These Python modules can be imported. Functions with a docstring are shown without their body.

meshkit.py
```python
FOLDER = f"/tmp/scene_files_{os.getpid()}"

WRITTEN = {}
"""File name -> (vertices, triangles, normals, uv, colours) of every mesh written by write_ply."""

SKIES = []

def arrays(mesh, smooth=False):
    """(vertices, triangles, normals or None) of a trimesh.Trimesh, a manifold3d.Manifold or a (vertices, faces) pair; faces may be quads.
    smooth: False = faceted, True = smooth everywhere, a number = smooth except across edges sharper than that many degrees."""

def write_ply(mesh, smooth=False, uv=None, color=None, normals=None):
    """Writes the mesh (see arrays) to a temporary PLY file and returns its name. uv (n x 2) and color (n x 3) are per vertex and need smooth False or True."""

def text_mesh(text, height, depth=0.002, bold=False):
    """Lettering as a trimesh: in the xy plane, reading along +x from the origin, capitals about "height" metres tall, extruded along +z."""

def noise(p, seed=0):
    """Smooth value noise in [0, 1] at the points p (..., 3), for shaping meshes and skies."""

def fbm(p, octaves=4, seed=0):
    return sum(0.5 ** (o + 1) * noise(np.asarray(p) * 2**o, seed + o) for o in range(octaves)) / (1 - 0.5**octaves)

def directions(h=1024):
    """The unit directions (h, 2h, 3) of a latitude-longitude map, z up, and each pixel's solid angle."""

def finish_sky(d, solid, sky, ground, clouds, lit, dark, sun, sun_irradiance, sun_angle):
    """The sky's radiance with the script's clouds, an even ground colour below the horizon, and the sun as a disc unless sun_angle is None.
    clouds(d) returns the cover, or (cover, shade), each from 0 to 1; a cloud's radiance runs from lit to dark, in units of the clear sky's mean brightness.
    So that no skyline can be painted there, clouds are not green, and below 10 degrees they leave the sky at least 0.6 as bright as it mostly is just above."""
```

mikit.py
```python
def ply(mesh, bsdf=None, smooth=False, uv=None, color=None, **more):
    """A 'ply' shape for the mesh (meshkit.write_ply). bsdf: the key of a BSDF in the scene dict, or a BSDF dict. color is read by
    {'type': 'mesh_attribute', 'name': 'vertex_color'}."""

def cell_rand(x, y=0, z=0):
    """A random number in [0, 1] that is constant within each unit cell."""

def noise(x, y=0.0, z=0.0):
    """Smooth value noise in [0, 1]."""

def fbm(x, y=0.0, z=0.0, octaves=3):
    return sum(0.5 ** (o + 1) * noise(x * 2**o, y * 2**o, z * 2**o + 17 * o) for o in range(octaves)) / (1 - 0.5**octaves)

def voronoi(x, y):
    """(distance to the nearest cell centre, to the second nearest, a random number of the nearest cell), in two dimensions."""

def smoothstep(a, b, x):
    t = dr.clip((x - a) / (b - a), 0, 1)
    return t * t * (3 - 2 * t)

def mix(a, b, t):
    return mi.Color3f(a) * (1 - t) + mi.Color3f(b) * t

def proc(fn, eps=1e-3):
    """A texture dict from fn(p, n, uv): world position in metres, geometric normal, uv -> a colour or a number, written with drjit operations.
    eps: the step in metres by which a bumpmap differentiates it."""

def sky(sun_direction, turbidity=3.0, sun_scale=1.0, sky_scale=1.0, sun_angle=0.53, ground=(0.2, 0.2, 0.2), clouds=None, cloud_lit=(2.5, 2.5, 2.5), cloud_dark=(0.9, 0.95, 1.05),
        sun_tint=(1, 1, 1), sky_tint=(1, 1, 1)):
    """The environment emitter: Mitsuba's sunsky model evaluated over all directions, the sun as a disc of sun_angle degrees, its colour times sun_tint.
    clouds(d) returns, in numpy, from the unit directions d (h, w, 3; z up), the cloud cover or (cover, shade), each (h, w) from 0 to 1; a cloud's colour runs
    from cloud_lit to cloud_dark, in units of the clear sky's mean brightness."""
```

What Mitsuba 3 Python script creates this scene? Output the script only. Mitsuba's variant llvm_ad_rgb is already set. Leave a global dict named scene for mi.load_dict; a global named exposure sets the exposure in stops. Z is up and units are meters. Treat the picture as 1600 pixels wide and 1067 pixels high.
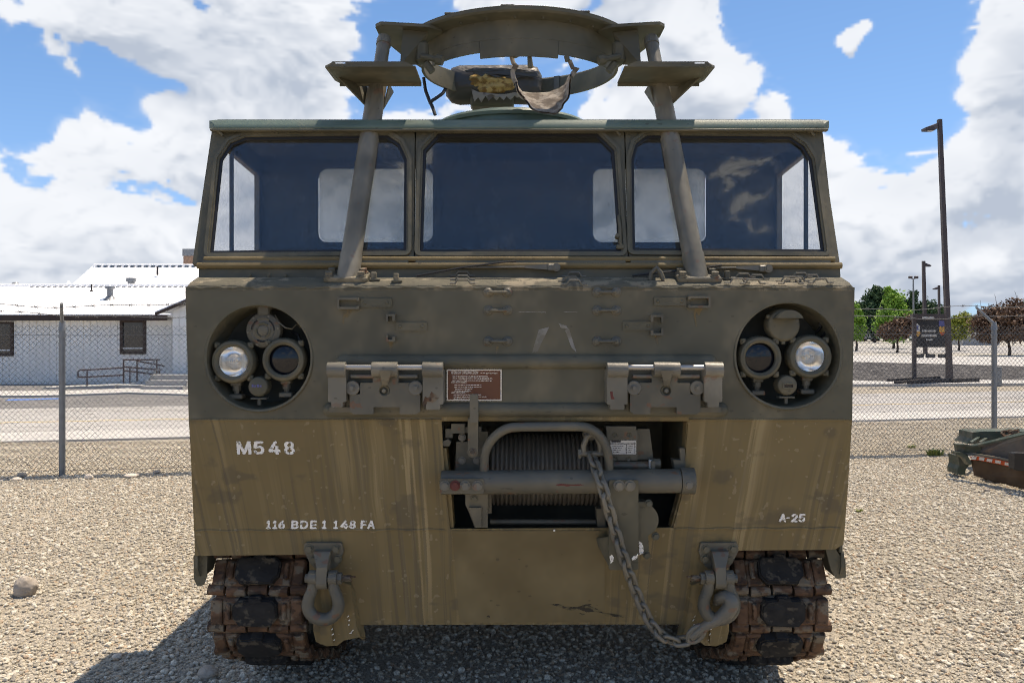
import math, numpy as np, trimesh, drjit as dr, mitsuba as mi, mikit, meshkit
from mikit import noise, fbm, voronoi, cell_rand, smoothstep, mix
from shapely.geometry import Polygon, Point, box as sbox, LineString
from shapely.ops import unary_union
from shapely import affinity

T = mi.ScalarTransform4f
rng = np.random.default_rng(7)
scene, labels = {}, {}

# ------------------------------------------------------------------ camera, sky, exposure
F, CX, CY, EYE = 1291.0, 800.0, 510.0, 1.7      # focal length in pixels of the 1600 wide photograph, horizon row, eye height
scene['camera'] = {'type': 'perspective', 'fov': 2 * math.degrees(math.atan(800 / F)), 'fov_axis': 'x',
                   'near_clip': 0.05, 'far_clip': 3000.0, 'principal_point_offset_y': 23.5 / 1067,
                   'to_world': T().look_at(origin=[0, 0, EYE], target=[0, 10, EYE], up=[0, 0, 1])}
exposure = 2.05
SUN = (0.30, 0.19, 1.0)


def clouds(d):
    az = np.degrees(np.arctan2(d[..., 0], d[..., 1])); el = np.degrees(np.arcsin(np.clip(d[..., 2], -1, 1)))
    q = np.stack([d[..., 0], d[..., 1], d[..., 2] * 1.5], -1)
    warp = np.stack([meshkit.fbm(q * 7, 4, 31), meshkit.fbm(q * 7, 4, 37), meshkit.fbm(q * 7, 4, 41)], -1) - .5
    back = np.clip((-d[..., 1] - .05) / .5, 0, 1)          # the windscreen shows a nearly clear sky behind the camera

    def dens(de):
        e = el + de
        p = np.stack([d[..., 0], d[..., 1], np.sin(np.radians(e)) * 1.35], -1) + .12 * warp
        n = meshkit.fbm(p * 7.5, 6, 3) - .5
        bil = np.abs(meshkit.fbm(p * 15.0, 4, 9) - .5) * 2          # billows: creased, rounded heaps
        bil2 = np.abs(meshkit.fbm(p * 40.0, 4, 15) - .5) * 2
        base = .02 + .24 * np.exp(-((e - 5) / 8.0) ** 2) - .12 * np.clip((e - 24) / 30, 0, 1) - .42 * back
        for a0, e0, sa, se, w in BANKS:
            base = base + w * np.exp(-((az - a0) / sa) ** 2 - ((e - e0) / se) ** 2)
        return base + 1.6 * n - .62 * (bil - .28) - .36 * (bil2 - .28)
    x = dens(0.0)
    up, up2 = dens(1.1), dens(2.8)
    cover = np.clip((x + .015) / .10, 0, 1)
    cover = cover * cover * (3 - 2 * cover)
    wisp = np.clip((x + .14) / .3, 0, 1) * .22
    heap = np.clip((up - x) * 2.2 + .10, 0, 1)                 # more cloud above than here: an underside
    deep = np.clip(up2 - .12, 0, .6)
    shade = np.clip(.62 * heap + .95 * deep + .55 * (meshkit.fbm(q * 9 + warp, 4, 25) - .42) + .05, 0, 1)
    return np.maximum(cover, wisp), shade


def px_dir(px, py):
    return math.degrees(math.atan((px - CX) / F)), math.degrees(math.atan((CY - py) / math.hypot(F, px - CX)))


BANKS = [(*px_dir(px, py), sa, se, w) for px, py, sa, se, w in (
    (250, 75, 6, 4.0, .16), (430, 105, 5, 3.2, .24), (150, 260, 10, 3.5, .12), (10, 100, 3.4, 5.0, -.5), (60, 400, 9, 2.2, -.12), (500, 40, 4, 3, .30), (590, 140, 3.5, 3.5, -.5), (60, 150, 3, 1.2, -.35),
    (660, 60, 3.2, 2.0, -.5), (870, 20, 8, 2.6, .30), (1060, 40, 3, 3, .30), (1110, 130, 3.4, 2.0, .62), (1020, 120, 3, 3, .25), (1260, 70, 6.5, 6.5, -.8), (1410, 110, 4.2, 6.5, -.75), (620, 30, 3, 1.6, -.2), (1355, 36, .75, .8, .88), (1336, 56, 1.0, .8, .95), (1318, 66, .8, .6, .85), (1330, 84, .5, .7, .85),
    (1215, 165, 1.1, 1.0, .65), (1555, 190, 3.0, 6.0, .52), (1590, 60, 2.2, 4, .34), (1370, 290, 6, 3.3, .40), (1530, 345, 2.2, 1.2, -.8), (1290, 235, 2, 1.5, .3), (1460, 400, 5, 2.5, .25), (780, 110, 5, 2.5, -.25))] + [(163, 33, 9, 8, .50), (-172, 44, 6, 5, .35)]
scene['sky'] = mikit.sky(SUN, turbidity=3.0, sky_scale=.72, ground=(.24, .22, .19), clouds=clouds, cloud_lit=(2.3, 2.35, 2.44), cloud_dark=(1.22, 1.37, 1.62), sky_tint=(1.12, 1.30, 1.48))

# ------------------------------------------------------------------ materials


def mat(name, color, rough=.6, spec=.3, bump=None, eps=2e-3, two=True, **kw):
    c = color if isinstance(color, dict) else {'type': 'rgb', 'value': list(color)}
    b = {'type': 'principled', 'base_color': c, 'roughness': rough if isinstance(rough, dict) else float(rough), 'specular': spec, **kw}
    if bump is not None:
        b = {'type': 'bumpmap', 'arbitrary': mikit.proc(bump, eps), 'scale': 1.0, 'bsdf': b}
    scene['m_' + name] = {'type': 'twosided', 'bsdf': b} if two else b
    return name


def ply(mesh, m, smooth=False, **more):
    return mikit.ply(mesh, 'm_' + m, smooth, **more)


def paint_fn(a, b, dust, amount, chips=0.0):
    def fn(p, n, uv):
        m = fbm(p.x * 5, p.y * 5, p.z * 5, 4)
        g = fbm(p.x * 60, p.y * 60, p.z * 22, 3)
        c = mix(a, b, smoothstep(.3, .7, m))
        c = mix(c, dust, amount * smoothstep(.42, .75, fbm(p.x * 9 + 7, p.y * 9, p.z * 6, 3)) * (0.4 + 0.8 * g))
        c = mix(c, (.02, .02, .02), .4 * smoothstep(.80, .88, fbm(p.x * 34, p.y * 34, p.z * 50 + 3, 2)))
        if chips:
            c = mix(c, (.16, .055, .022), chips * smoothstep(.70, .74, fbm(p.x * 28 + 5, p.y * 28, p.z * 28, 3)))
        return c
    return mikit.proc(fn)


def paint_rough(p, n, uv):
    return .42 + .3 * fbm(p.x * 14, p.y * 14, p.z * 14, 3)


def fine_bump(p, n, uv):
    return .0012 * fbm(p.x * 40, p.y * 40, p.z * 40, 3) + .012 * noise(p.x * 3.3, p.y * 3.3, p.z * 3.3)


OD_A, OD_B, DUST = (.074, .070, .049), (.096, .090, .063), (.22, .185, .12)
mat('paint', paint_fn(OD_A, OD_B, DUST, .35), mikit.proc(paint_rough), .35, bump=fine_bump, eps=3e-3)
mat('sunlit_worn_paint', paint_fn((.098, .093, .074), (.136, .128, .104), (.30, .27, .21), .4, .3), .45, .45, bump=fine_bump, eps=3e-3)  # sunlight put into a paler hull paint, plus random dust and rust chips
mat('paint_chipped', paint_fn((.076, .073, .058), (.100, .095, .076), DUST, .4, .45), .5, .4)


def streak_fn(p, n, uv):
    # dried run-down mud: narrow vertical runs that drift sideways a little, each with its own start and length
    x = p.x / (1 + .13 * (p.z - 1.33)) + .012 * noise(p.x * 9, p.z * 6)
    fine = fbm(x * 48, p.z * 1.4, 0, 4)
    wide = fbm(x * 16 + 9, p.z * .9, 3, 2)
    place = smoothstep(.33, .62, fbm(p.x * 3.1 + 2, p.z * 1.4, 5, 2))
    wob = .12 * (noise(p.z * 5, 3) - .5)
    bands = dr.maximum(smoothstep(.20, .06, dr.abs(x + .47 + wob)), smoothstep(.22, .08, dr.abs(x - .90 + wob)))     # below the winch bay's corners and the hinges
    run = smoothstep(.44, .64, fine) * (.35 + .65 * smoothstep(.35, .6, wide)) * dr.maximum(.45 * place, bands)
    base = mix((.150, .112, .051), (.180, .137, .066), fbm(p.x * 6, p.z * 6, 1, 4))
    c = mix(base, (.34, .265, .14), .62 * run)
    c = mix(c, (.10, .082, .052), .6 * smoothstep(.55, .7, fbm(x * 60 + 31, p.z * 1.2, 8, 3)) * place)
    scuff = smoothstep(.62, .74, fbm(p.x * 7 + 4, p.z * 11, 2, 5))
    c = mix(c, (.085, .072, .05), .5 * scuff)
    return mix(c, (.30, .25, .16), .35 * smoothstep(.78, .85, fbm(p.x * 45, p.z * 45, 9, 2)))


mat('muddy_paint', mikit.proc(streak_fn), .62, .25, bump=fine_bump, eps=3e-3)


def deck_fn(p, n, uv):
    d = fbm(p.x * 14, p.y * 25, p.z * 14, 4)
    c = mix(mix((.086, .081, .060), (.112, .105, .078), d), (.24, .205, .145), .7 * smoothstep(.48, .62, d))
    return mix(c, (.075, .070, .052), .6 * smoothstep(.62, .7, fbm(p.x * 40, p.y * 40, p.z * 8, 3)))


mat('dusty_deck', mikit.proc(deck_fn), .7, .2, bump=fine_bump, eps=3e-3)
mat('green_paint', paint_fn((.075, .112, .094), (.105, .150, .126), (.2, .2, .16), .3), .5, .4)
mat('shaded_cab_inside', paint_fn((.036, .040, .037), (.048, .052, .048), DUST, .1), .7, .2)  # interior paint darkened: the shade inside the cab is put into this colour
mat('steel', paint_fn((.10, .096, .080), (.135, .127, .105), DUST, .45, .35), .45, .5)
mat('bare_steel', (.36, .35, .33), .35, .5, metallic=.6)


def rust_fn(p, n, uv):
    m = fbm(p.x * 13, p.y * 13, p.z * 13, 4)
    c = mix((.062, .036, .022), (.130, .076, .045), smoothstep(.35, .65, m))
    c = mix(c, (.165, .142, .105), .85 * smoothstep(.50, .66, fbm(p.x * 21 + 3, p.y * 21, p.z * 21, 4)))
    return mix(c, (.03, .024, .02), .7 * smoothstep(.6, .7, fbm(p.x * 50, p.y * 50, p.z * 50, 2)))


mat('run_stain', mikit.proc(lambda p, n, uv: mix((.15, .115, .06), (.105, .095, .072), smoothstep(.4, .6, fbm(p.x * 70, p.y * 20, p.z * 25, 4)))), .7, .2)
mat('scraped_paint', mikit.proc(lambda p, n, uv: mix((.045, .038, .026), (.13, .105, .055), smoothstep(.5, .65, fbm(p.x * 60, p.y * 20, p.z * 60, 3)))), .7, .2)
mat('muddy_smooth', paint_fn((.132, .100, .048), (.160, .124, .062), (.24, .19, .10), .35), .62, .25, bump=fine_bump, eps=3e-3)
mat('rust', mikit.proc(rust_fn), .75, .25, bump=lambda p, n, uv: .004 * fbm(p.x * 60, p.y * 60, p.z * 60, 3), eps=2e-3)


def rubber_fn(p, n, uv):
    c = mix((.014, .014, .015), (.034, .033, .031), fbm(p.x * 25, p.y * 25, p.z * 25, 3))
    return mix(c, (.13, .11, .08), .55 * smoothstep(.56, .72, fbm(p.x * 38 + 4, p.y * 38, p.z * 38, 4)))


mat('rubber', mikit.proc(rubber_fn), .8, .15)
mat('black_rubber', (.018, .018, .019), .5, .4)


def cable_fn(p, n, uv):
    return mix((.085, .078, .066), (.17, .15, .12), fbm(p.x * 30, p.y * 14, p.z * 14, 3))


mat('cable', mikit.proc(cable_fn), .55, .4, metallic=.15)
mat('white_paint', mikit.proc(lambda p, n, uv: mix((.74, .72, .68), (.16, .145, .11), .85 * smoothstep(.56, .7, fbm(p.x * 110, p.y * 110, p.z * 110, 3)))), .7, .2)
mat('faded_star', mikit.proc(lambda p, n, uv: mix((.145, .135, .108), (.21, .205, .19), smoothstep(.42, .62, fbm(p.x * 30, p.y * 30, p.z * 22, 4)))), .5, .3)
mat('plate_brown', (.115, .042, .02), .45, .4)
mat('plate_print', (.62, .56, .48), .6, .3)
mat('plate_white', (.50, .48, .44), .5, .3)
mat('red_paint', (.105, .030, .025), .55, .3)
mat('foam', mikit.proc(lambda p, n, uv: mix((.46, .32, .13), (.20, .115, .04), smoothstep(.42, .66, fbm(p.x * 40, p.y * 40, p.z * 40, 4)))), .95, .05,
    bump=lambda p, n, uv: .008 * fbm(p.x * 70, p.y * 70, p.z * 70, 3), eps=2e-3)
mat('vinyl', (.05, .045, .04), .45, .45, bump=lambda p, n, uv: .008 * fbm(p.x * 22, p.y * 22, p.z * 40, 3), eps=3e-3)
mat('canvas', mikit.proc(lambda p, n, uv: mix((.26, .235, .20), (.13, .11, .09), smoothstep(.45, .65, fbm(p.x * 26, p.y * 26, p.z * 26, 4)))), .9, .1,
    bump=lambda p, n, uv: .010 * fbm(p.x * 28, p.y * 28, p.z * 28, 3), eps=3e-3)
mat('reflector', (.9, .9, .9), .12, .5, metallic=1.0)
mat('black_glass', (.005, .006, .010), .05, .4)
scene['m_window_glass'] = {'type': 'blendbsdf', 'clean': {'type': 'thindielectric', 'int_ior': 1.6}, 'dust': {'type': 'twosided', 'bsdf': {'type': 'diffuse', 'reflectance': {'type': 'rgb', 'value': [.42, .39, .33]}}},
                           'weight': mikit.proc(lambda p, n, uv: .002 + .022 * smoothstep(.48, .8, fbm(p.x * 3.5, p.y * 5, p.z * 4.5, 5)) + .015 * smoothstep(.6, .75, fbm(p.x * 30, p.y * 30, p.z * 12, 3)))}
scene['m_lens_glass'] = {'type': 'thindielectric', 'int_ior': 1.5}
scene['m_cloudy_vinyl'] = {'type': 'principledthin', 'base_color': mikit.proc(lambda p, n, uv: mix((.66, .71, .74), (.36, .41, .44), smoothstep(.35, .7, fbm(p.x * 7, p.y * 7, p.z * 7 + 2 * noise(p.x * 3, p.z * 3), 4)))),
                         'roughness': .5, 'spec_trans': 0.1, 'diff_trans': 1.5}


def gravel_fn(p, n, uv):
    d1, d2, r = voronoi(p.x * 42, p.y * 42)
    e1, e2, r2 = voronoi(p.x * 90 + 5, p.y * 90)
    big = fbm(p.x * .9, p.y * .9, 2, 4)
    c = mix((.335, .305, .242), (.455, .415, .34), r)
    c = mix(c, mix((.22, .205, .18), (.48, .43, .355), r2), .5)
    c = mix(c, (.17, .145, .105), .7 * smoothstep(.16, .02, d2 - d1))
    return mix(c, (.36, .32, .25), .5 * smoothstep(.48, .62, big))


def gravel_bump(p, n, uv):
    d1, d2, r = voronoi(p.x * 42, p.y * 42)
    return .012 * r * smoothstep(.0, .35, d2 - d1) + .006 * fbm(p.x * 60, p.y * 60, 0, 3)


mat('gravel_ground', mikit.proc(gravel_fn), .95, .1, bump=gravel_bump, eps=4e-3, two=False)
for k, (c1, c2) in enumerate((((.35, .318, .252), (.47, .43, .35)), ((.50, .465, .39), (.60, .56, .475)), ((.22, .20, .17), (.35, .325, .275)), ((.34, .26, .185), (.46, .37, .27)))):
    mat(f'pebble_{k}', mikit.proc(lambda p, n, uv, a=c1, b=c2: mix(a, b, fbm(p.x * 45 + 3 * k, p.y * 45, p.z * 45, 2))), .9, .15, two=False)


def road_fn(p, n, uv):
    m = fbm(p.x * 1.2, p.y * 1.2, 0, 4)
    g = noise(p.x * 45, p.y * 45)
    c = mix((.255, .25, .24), (.315, .308, .295), m) * (.9 + .2 * g)
    c = mix(c, (.2, .19, .175), .5 * smoothstep(.58, .68, fbm(p.x * .5 + 3, p.y * 2.5, 4, 3)))
    d1, d2, rr = voronoi(p.x * .42 + .4 * noise(p.x * 2, p.y * 2), p.y * .42)
    return mix(c, (.10, .095, .09), .7 * smoothstep(.022, .006, d2 - d1))


mat('road', mikit.proc(road_fn), .9, .1, two=False)
mat('concrete', mikit.proc(lambda p, n, uv: mix((.30, .295, .28), (.40, .39, .37), fbm(p.x * 2, p.y * 2, p.z * 2, 4))), .85, .15)
mat('asphalt', mikit.proc(lambda p, n, uv: mix((.10, .10, .10), (.17, .165, .16), fbm(p.x * 3, p.y * 3, 0, 4))), .9, .1, two=False)
mat('dark_gravel', mikit.proc(lambda p, n, uv: mix((.035, .034, .035), (.15, .145, .14), smoothstep(.3, .8, noise(p.x * 9, p.y * 5)) * cell_rand(p.x * 11, p.y * 6))), .95, .1, two=False)
mat('far_ground', mikit.proc(lambda p, n, uv: mix((.26, .25, .215), (.36, .345, .31), fbm(p.x * .08, p.y * .3, 0, 4))), .95, .1, two=False)
mat('yellow_line', (.50, .38, .16), .8, .1, two=False)
mat('blue_line', (.10, .18, .42), .8, .1, two=False)
mat('galvanised', mikit.proc(lambda p, n, uv: mix((.15, .16, .17), (.24, .25, .26), fbm(p.x * 30, p.y * 30, p.z * 18, 3))), .45, .5, metallic=.35)
mat('wire', (.15, .152, .154), .5, .4, metallic=.3)
mat('siding', mikit.proc(lambda p, n, uv: mix((.74, .715, .66), (.82, .80, .75), fbm(p.x * 2.5, p.y * 2.5, p.z * 1.2, 4))), .8, .2)
mat('white_metal', mikit.proc(lambda p, n, uv: mix((.78, .79, .80), (.85, .855, .86), fbm(p.x, p.y * 2, p.z, 3))), .5, .35)
mat('brown_trim', (.052, .034, .026), .6, .3)
mat('chimney_brick', (.27, .18, .13), .9, .1)
mat('brown_steel', (.075, .045, .036), .5, .35)
mat('bronze_pole', (.050, .038, .038), .45, .4)
mat('sign_face', (.018, .017, .019), .4, .4)
mat('gold', (.55, .30, .07), .6, .3)
mat('violet_blue', (.10, .10, .24), .6, .3)
mat('window_dark', (.02, .025, .03), .08, .6)
mat('timber', (.045, .042, .042), .85, .15)
mat('blade_green', paint_fn((.034, .050, .038), (.050, .068, .052), (.2, .17, .13), .4, .3), .55, .35)
mat('blade_grey', paint_fn((.08, .078, .08), (.11, .105, .10), (.2, .14, .10), .6), .55, .35)
mat('skirt', paint_fn((.045, .030, .02), (.085, .055, .033), (.12, .09, .06), .5), .75, .2)
mat('orange_red', (.42, .075, .022), .6, .3)
for nm, a, b in (('leaf_bright', (.15, .27, .035), (.25, .40, .06)), ('leaf_dark', (.028, .060, .026), (.055, .10, .040)), ('leaf_plum', (.105, .062, .042), (.17, .11, .07)),
                 ('leaf_yellow', (.19, .22, .035), (.30, .31, .05)), ('leaf_weed', (.13, .17, .04), (.22, .25, .07))):
    scene['m_' + nm] = {'type': 'twosided', 'bsdf': {'type': 'principled', 'roughness': .55, 'specular': .25,
                 'base_color': mikit.proc(lambda p, n, uv, a=a, b=b: mix(a, b, cell_rand(p.x * 3, p.y * 3, p.z * 3)))}}
mat('bark', (.075, .055, .042), .9, .1)
for nm, c in (('car_white', (.75, .75, .75)), ('car_dark', (.03, .032, .038)), ('car_red', (.16, .02, .02)), ('car_grey', (.25, .26, .28))):
    mat(nm, c, .2, .5, clearcoat=.6)
mat('tyre', (.02, .02, .02), .8, .2)
mat('stone', mikit.proc(lambda p, n, uv: mix((.27, .235, .195), (.40, .36, .31), fbm(p.x * 22, p.y * 22, p.z * 22, 4))), .9, .15, bump=lambda p, n, uv: .008 * fbm(p.x * 40, p.y * 40, p.z * 40, 4), eps=2e-3)
mat('pale_stone', mikit.proc(lambda p, n, uv: mix((.50, .43, .36), (.62, .56, .48), fbm(p.x * 22, p.y * 22, p.z * 22, 4))), .9, .15)

# ------------------------------------------------------------------ mesh helpers


def cat(*ms):
    ms = [m for x in ms for m in (x if isinstance(x, (list, tuple)) else [x])]
    return trimesh.util.concatenate(ms)


def box(x0, x1, y0, y1, z0, z1, bev=0.0):
    lo, hi = np.minimum([x0, y0, z0], [x1, y1, z1]), np.maximum([x0, y0, z0], [x1, y1, z1])
    c, h = (lo + hi) / 2, (hi - lo) / 2
    if bev <= 0:
        return trimesh.creation.box(extents=2 * h, transform=trimesh.transformations.translation_matrix(c))
    s = np.array([[a, b, d] for a in (-1, 1) for b in (-1, 1) for d in (-1, 1)], float)
    bev = min(bev, .45 * h.min())
    pts = np.vstack([c + s * (h - bev * (1 - np.eye(3)[k])) for k in range(3)])
    return trimesh.convex.convex_hull(pts)


def frame(t):
    t = t / np.linalg.norm(t)
    a = np.cross(t, [0, 0, 1.0] if abs(t[2]) < .9 else [1.0, 0, 0]); a /= np.linalg.norm(a)
    return a, np.cross(t, a)


def cyl(p0, p1, r, r2=None, n=16, cap=True):
    p0, p1 = np.asarray(p0, float), np.asarray(p1, float)
    r2 = r if r2 is None else r2
    a, b = frame(p1 - p0)
    g = np.arange(n) * 2 * np.pi / n
    ring = np.cos(g)[:, None] * a + np.sin(g)[:, None] * b
    v = np.vstack([p0 + r * ring, p1 + r2 * ring, [p0, p1]])
    i = np.arange(n); j = (i + 1) % n
    f = [np.stack([i, j, j + n], 1), np.stack([i, j + n, i + n], 1)]
    if cap:
        f += [np.stack([j, i, i * 0 + 2 * n], 1), np.stack([i + n, j + n, i * 0 + 2 * n + 1], 1)]
    return trimesh.Trimesh(v, np.vstack(f), process=False)


def tube(pts, r, n=10, closed=False, cap=True):
    p = np.asarray(pts, float); m = len(p)
    r = np.broadcast_to(r, (m,))
    t = (np.roll(p, -1, 0) - np.roll(p, 1, 0)) if closed else np.gradient(p, axis=0)
    t /= np.linalg.norm(t, axis=1, keepdims=True) + 1e-12
    a = frame(t[0])[0]; A = []
    for k in range(m):
        a = a - t[k] * (a @ t[k]); a /= np.linalg.norm(a); A.append(a)
    A = np.array(A); B = np.cross(t, A)
    g = np.arange(n) * 2 * np.pi / n
    v = (p[:, None] + r[:, None, None] * (np.cos(g)[None, :, None] * A[:, None] + np.sin(g)[None, :, None] * B[:, None])).reshape(-1, 3)
    K = m if closed else m - 1
    i, j = np.meshgrid(np.arange(K), np.arange(n), indexing='ij')
    i2 = (i + 1) % m; j2 = (j + 1) % n
    f = np.stack([i * n + j, i * n + j2, i2 * n + j2, i2 * n + j], -1).reshape(-1, 4)
    f = np.vstack([f[:, [0, 1, 2]], f[:, [0, 2, 3]]])
    if cap and not closed:
        v = np.vstack([v, p[0], p[-1]]); k = np.arange(n); e = (m - 1) * n
        f = np.vstack([f, np.stack([(k + 1) % n, k, k * 0 + m * n], 1), np.stack([e + k, e + (k + 1) % n, k * 0 + m * n + 1], 1)])
    return trimesh.Trimesh(v, f, process=False)


def lathe(c, prof, n=32, axis='y', a0=0.0, a1=2 * np.pi):
    """prof: (radius, offset along the axis); y axis: offset > 0 goes away from the camera."""
    prof = np.asarray(prof, float); full = abs(a1 - a0 - 2 * np.pi) < 1e-6
    g = np.linspace(a0, a1, n + 1)[:n] if full else np.linspace(a0, a1, n)
    R, H = prof[:, 0], prof[:, 1]
    x, y, z = R[None] * np.cos(g)[:, None], np.broadcast_to(H, (len(g), len(H))), R[None] * np.sin(g)[:, None]
    v = np.stack([x, y, z], -1) if axis == 'y' else np.stack([x, z, y], -1) if axis == 'z' else np.stack([y, x, z], -1)
    v = v.reshape(-1, 3) + np.asarray(c, float); m = len(prof)
    i, j = np.meshgrid(np.arange(n if full else n - 1), np.arange(m - 1), indexing='ij')
    i2 = (i + 1) % n
    f = np.stack([i * m + j, i * m + j + 1, i2 * m + j + 1, i2 * m + j], -1).reshape(-1, 4)
    f = np.vstack([f[:, [0, 1, 2]], f[:, [0, 2, 3]]])
    mesh = trimesh.Trimesh(v, f, process=False)
    mesh.update_faces(mesh.area_faces > 1e-12)
    return mesh


def extrude(poly, M=None, h=1.0):
    polys = [g for g in getattr(poly, 'geoms', [poly]) if g.area > 0]
    m = cat([trimesh.creation.extrude_polygon(g, h, engine='earcut') for g in polys])
    if M is not None:
        m.apply_transform(M)
    return m


def mtx(o, ux, uy, uz):
    M = np.eye(4); M[:3, 0], M[:3, 1], M[:3, 2], M[:3, 3] = ux, uy, uz, o
    return M


def side_prism(yz, x0, x1):
    """polygon in (y, z), extruded from x0 to x1."""
    p = Polygon(yz) if not hasattr(yz, 'geom_type') else yz
    return extrude(p, mtx([x0, 0, 0], [0, 1, 0], [0, 0, 1], [1, 0, 0]), x1 - x0)


def front_prism(xz, y0, y1):
    p = Polygon(xz) if not hasattr(xz, 'geom_type') else xz
    return extrude(p, mtx([0, y0, 0], [1, 0, 0], [0, 0, 1], [0, 1, 0]), y1 - y0)


def rough_up(m, amp, freq, seed=0):
    m = m.copy(); v = m.vertices
    d = np.stack([meshkit.fbm(v * freq, 3, seed + k) - .5 for k in range(3)], -1)
    m.vertices = v + amp * 2 * d
    return m


def smooth_blob(size, seed, sub=2, amp=.28):
    m = trimesh.creation.icosphere(subdivisions=sub)
    v = m.vertices; d = meshkit.fbm(v * 1.3 + seed * 3.7, 3, seed) - .5
    m.vertices = v * (1 + 2 * amp * d[:, None]) * np.asarray(size)
    return m


# photograph pixel -> point; the hull's front plate is a bent plane
Z_TOP, Z_KINK, Z_BOT = 1.853, 1.327, .454


def plate_y(z):
    return 3.325 - (z - Z_KINK) * .0475 if z >= Z_KINK else 3.325 + (Z_KINK - z) * .155


def P(px, py, Y):
    return np.array([(px - CX) / F * Y, Y, EYE + (CY - py) / F * Y])


def FP(px, py, off=0.0):
    Y = 3.32
    for _ in range(6):
        Y = plate_y(EYE + (CY - py) / F * Y) - off
    return P(px, py, Y)


def poly_px(pts, r=0.0):
    p = pts if hasattr(pts, 'geom_type') else Polygon(pts)
    return p.buffer(-r).buffer(r, 6) if r else p


def pxplate(pts, off=None, thick=.01, Y=None, r=0.0):
    """a plate whose front outline is seen at these pixels: on the hull's front (off metres before it) or at depth Y."""
    m = extrude(poly_px(pts, r), h=1.0)
    v = m.vertices.copy(); out = np.empty_like(v)
    for k, (a, b, s) in enumerate(v):
        q = P(a, b, Y) if Y is not None else FP(a, b, off)
        out[k] = q + [0, thick * (1 - s), 0]
    m.vertices = out
    m.invert() if m.volume < 0 else None
    return m


def pr(x0, y0, x1, y1):
    return sbox(x0, y0, x1, y1)


def used(key):
    return key in scene


def add(parent, name, mesh, m, smooth=30, label=None, **more):
    base = f'{parent}__{name}' if parent else name
    key, k = base, 0
    while key in scene or key in labels:
        k += 1; key = f'{base}_{k:03d}'
    scene[key] = ply(mesh, m, smooth, **more)
    if label:
        labels[key] = {'label': label}
    return key


def thing(key, label, category, group=None):
    base, k = key, 0
    while key in labels:
        k += 1; key = f'{base}_{k:03d}'
    labels[key] = {'label': label, 'category': category}
    if group:
        labels[key]['group'] = group
    return key


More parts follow.
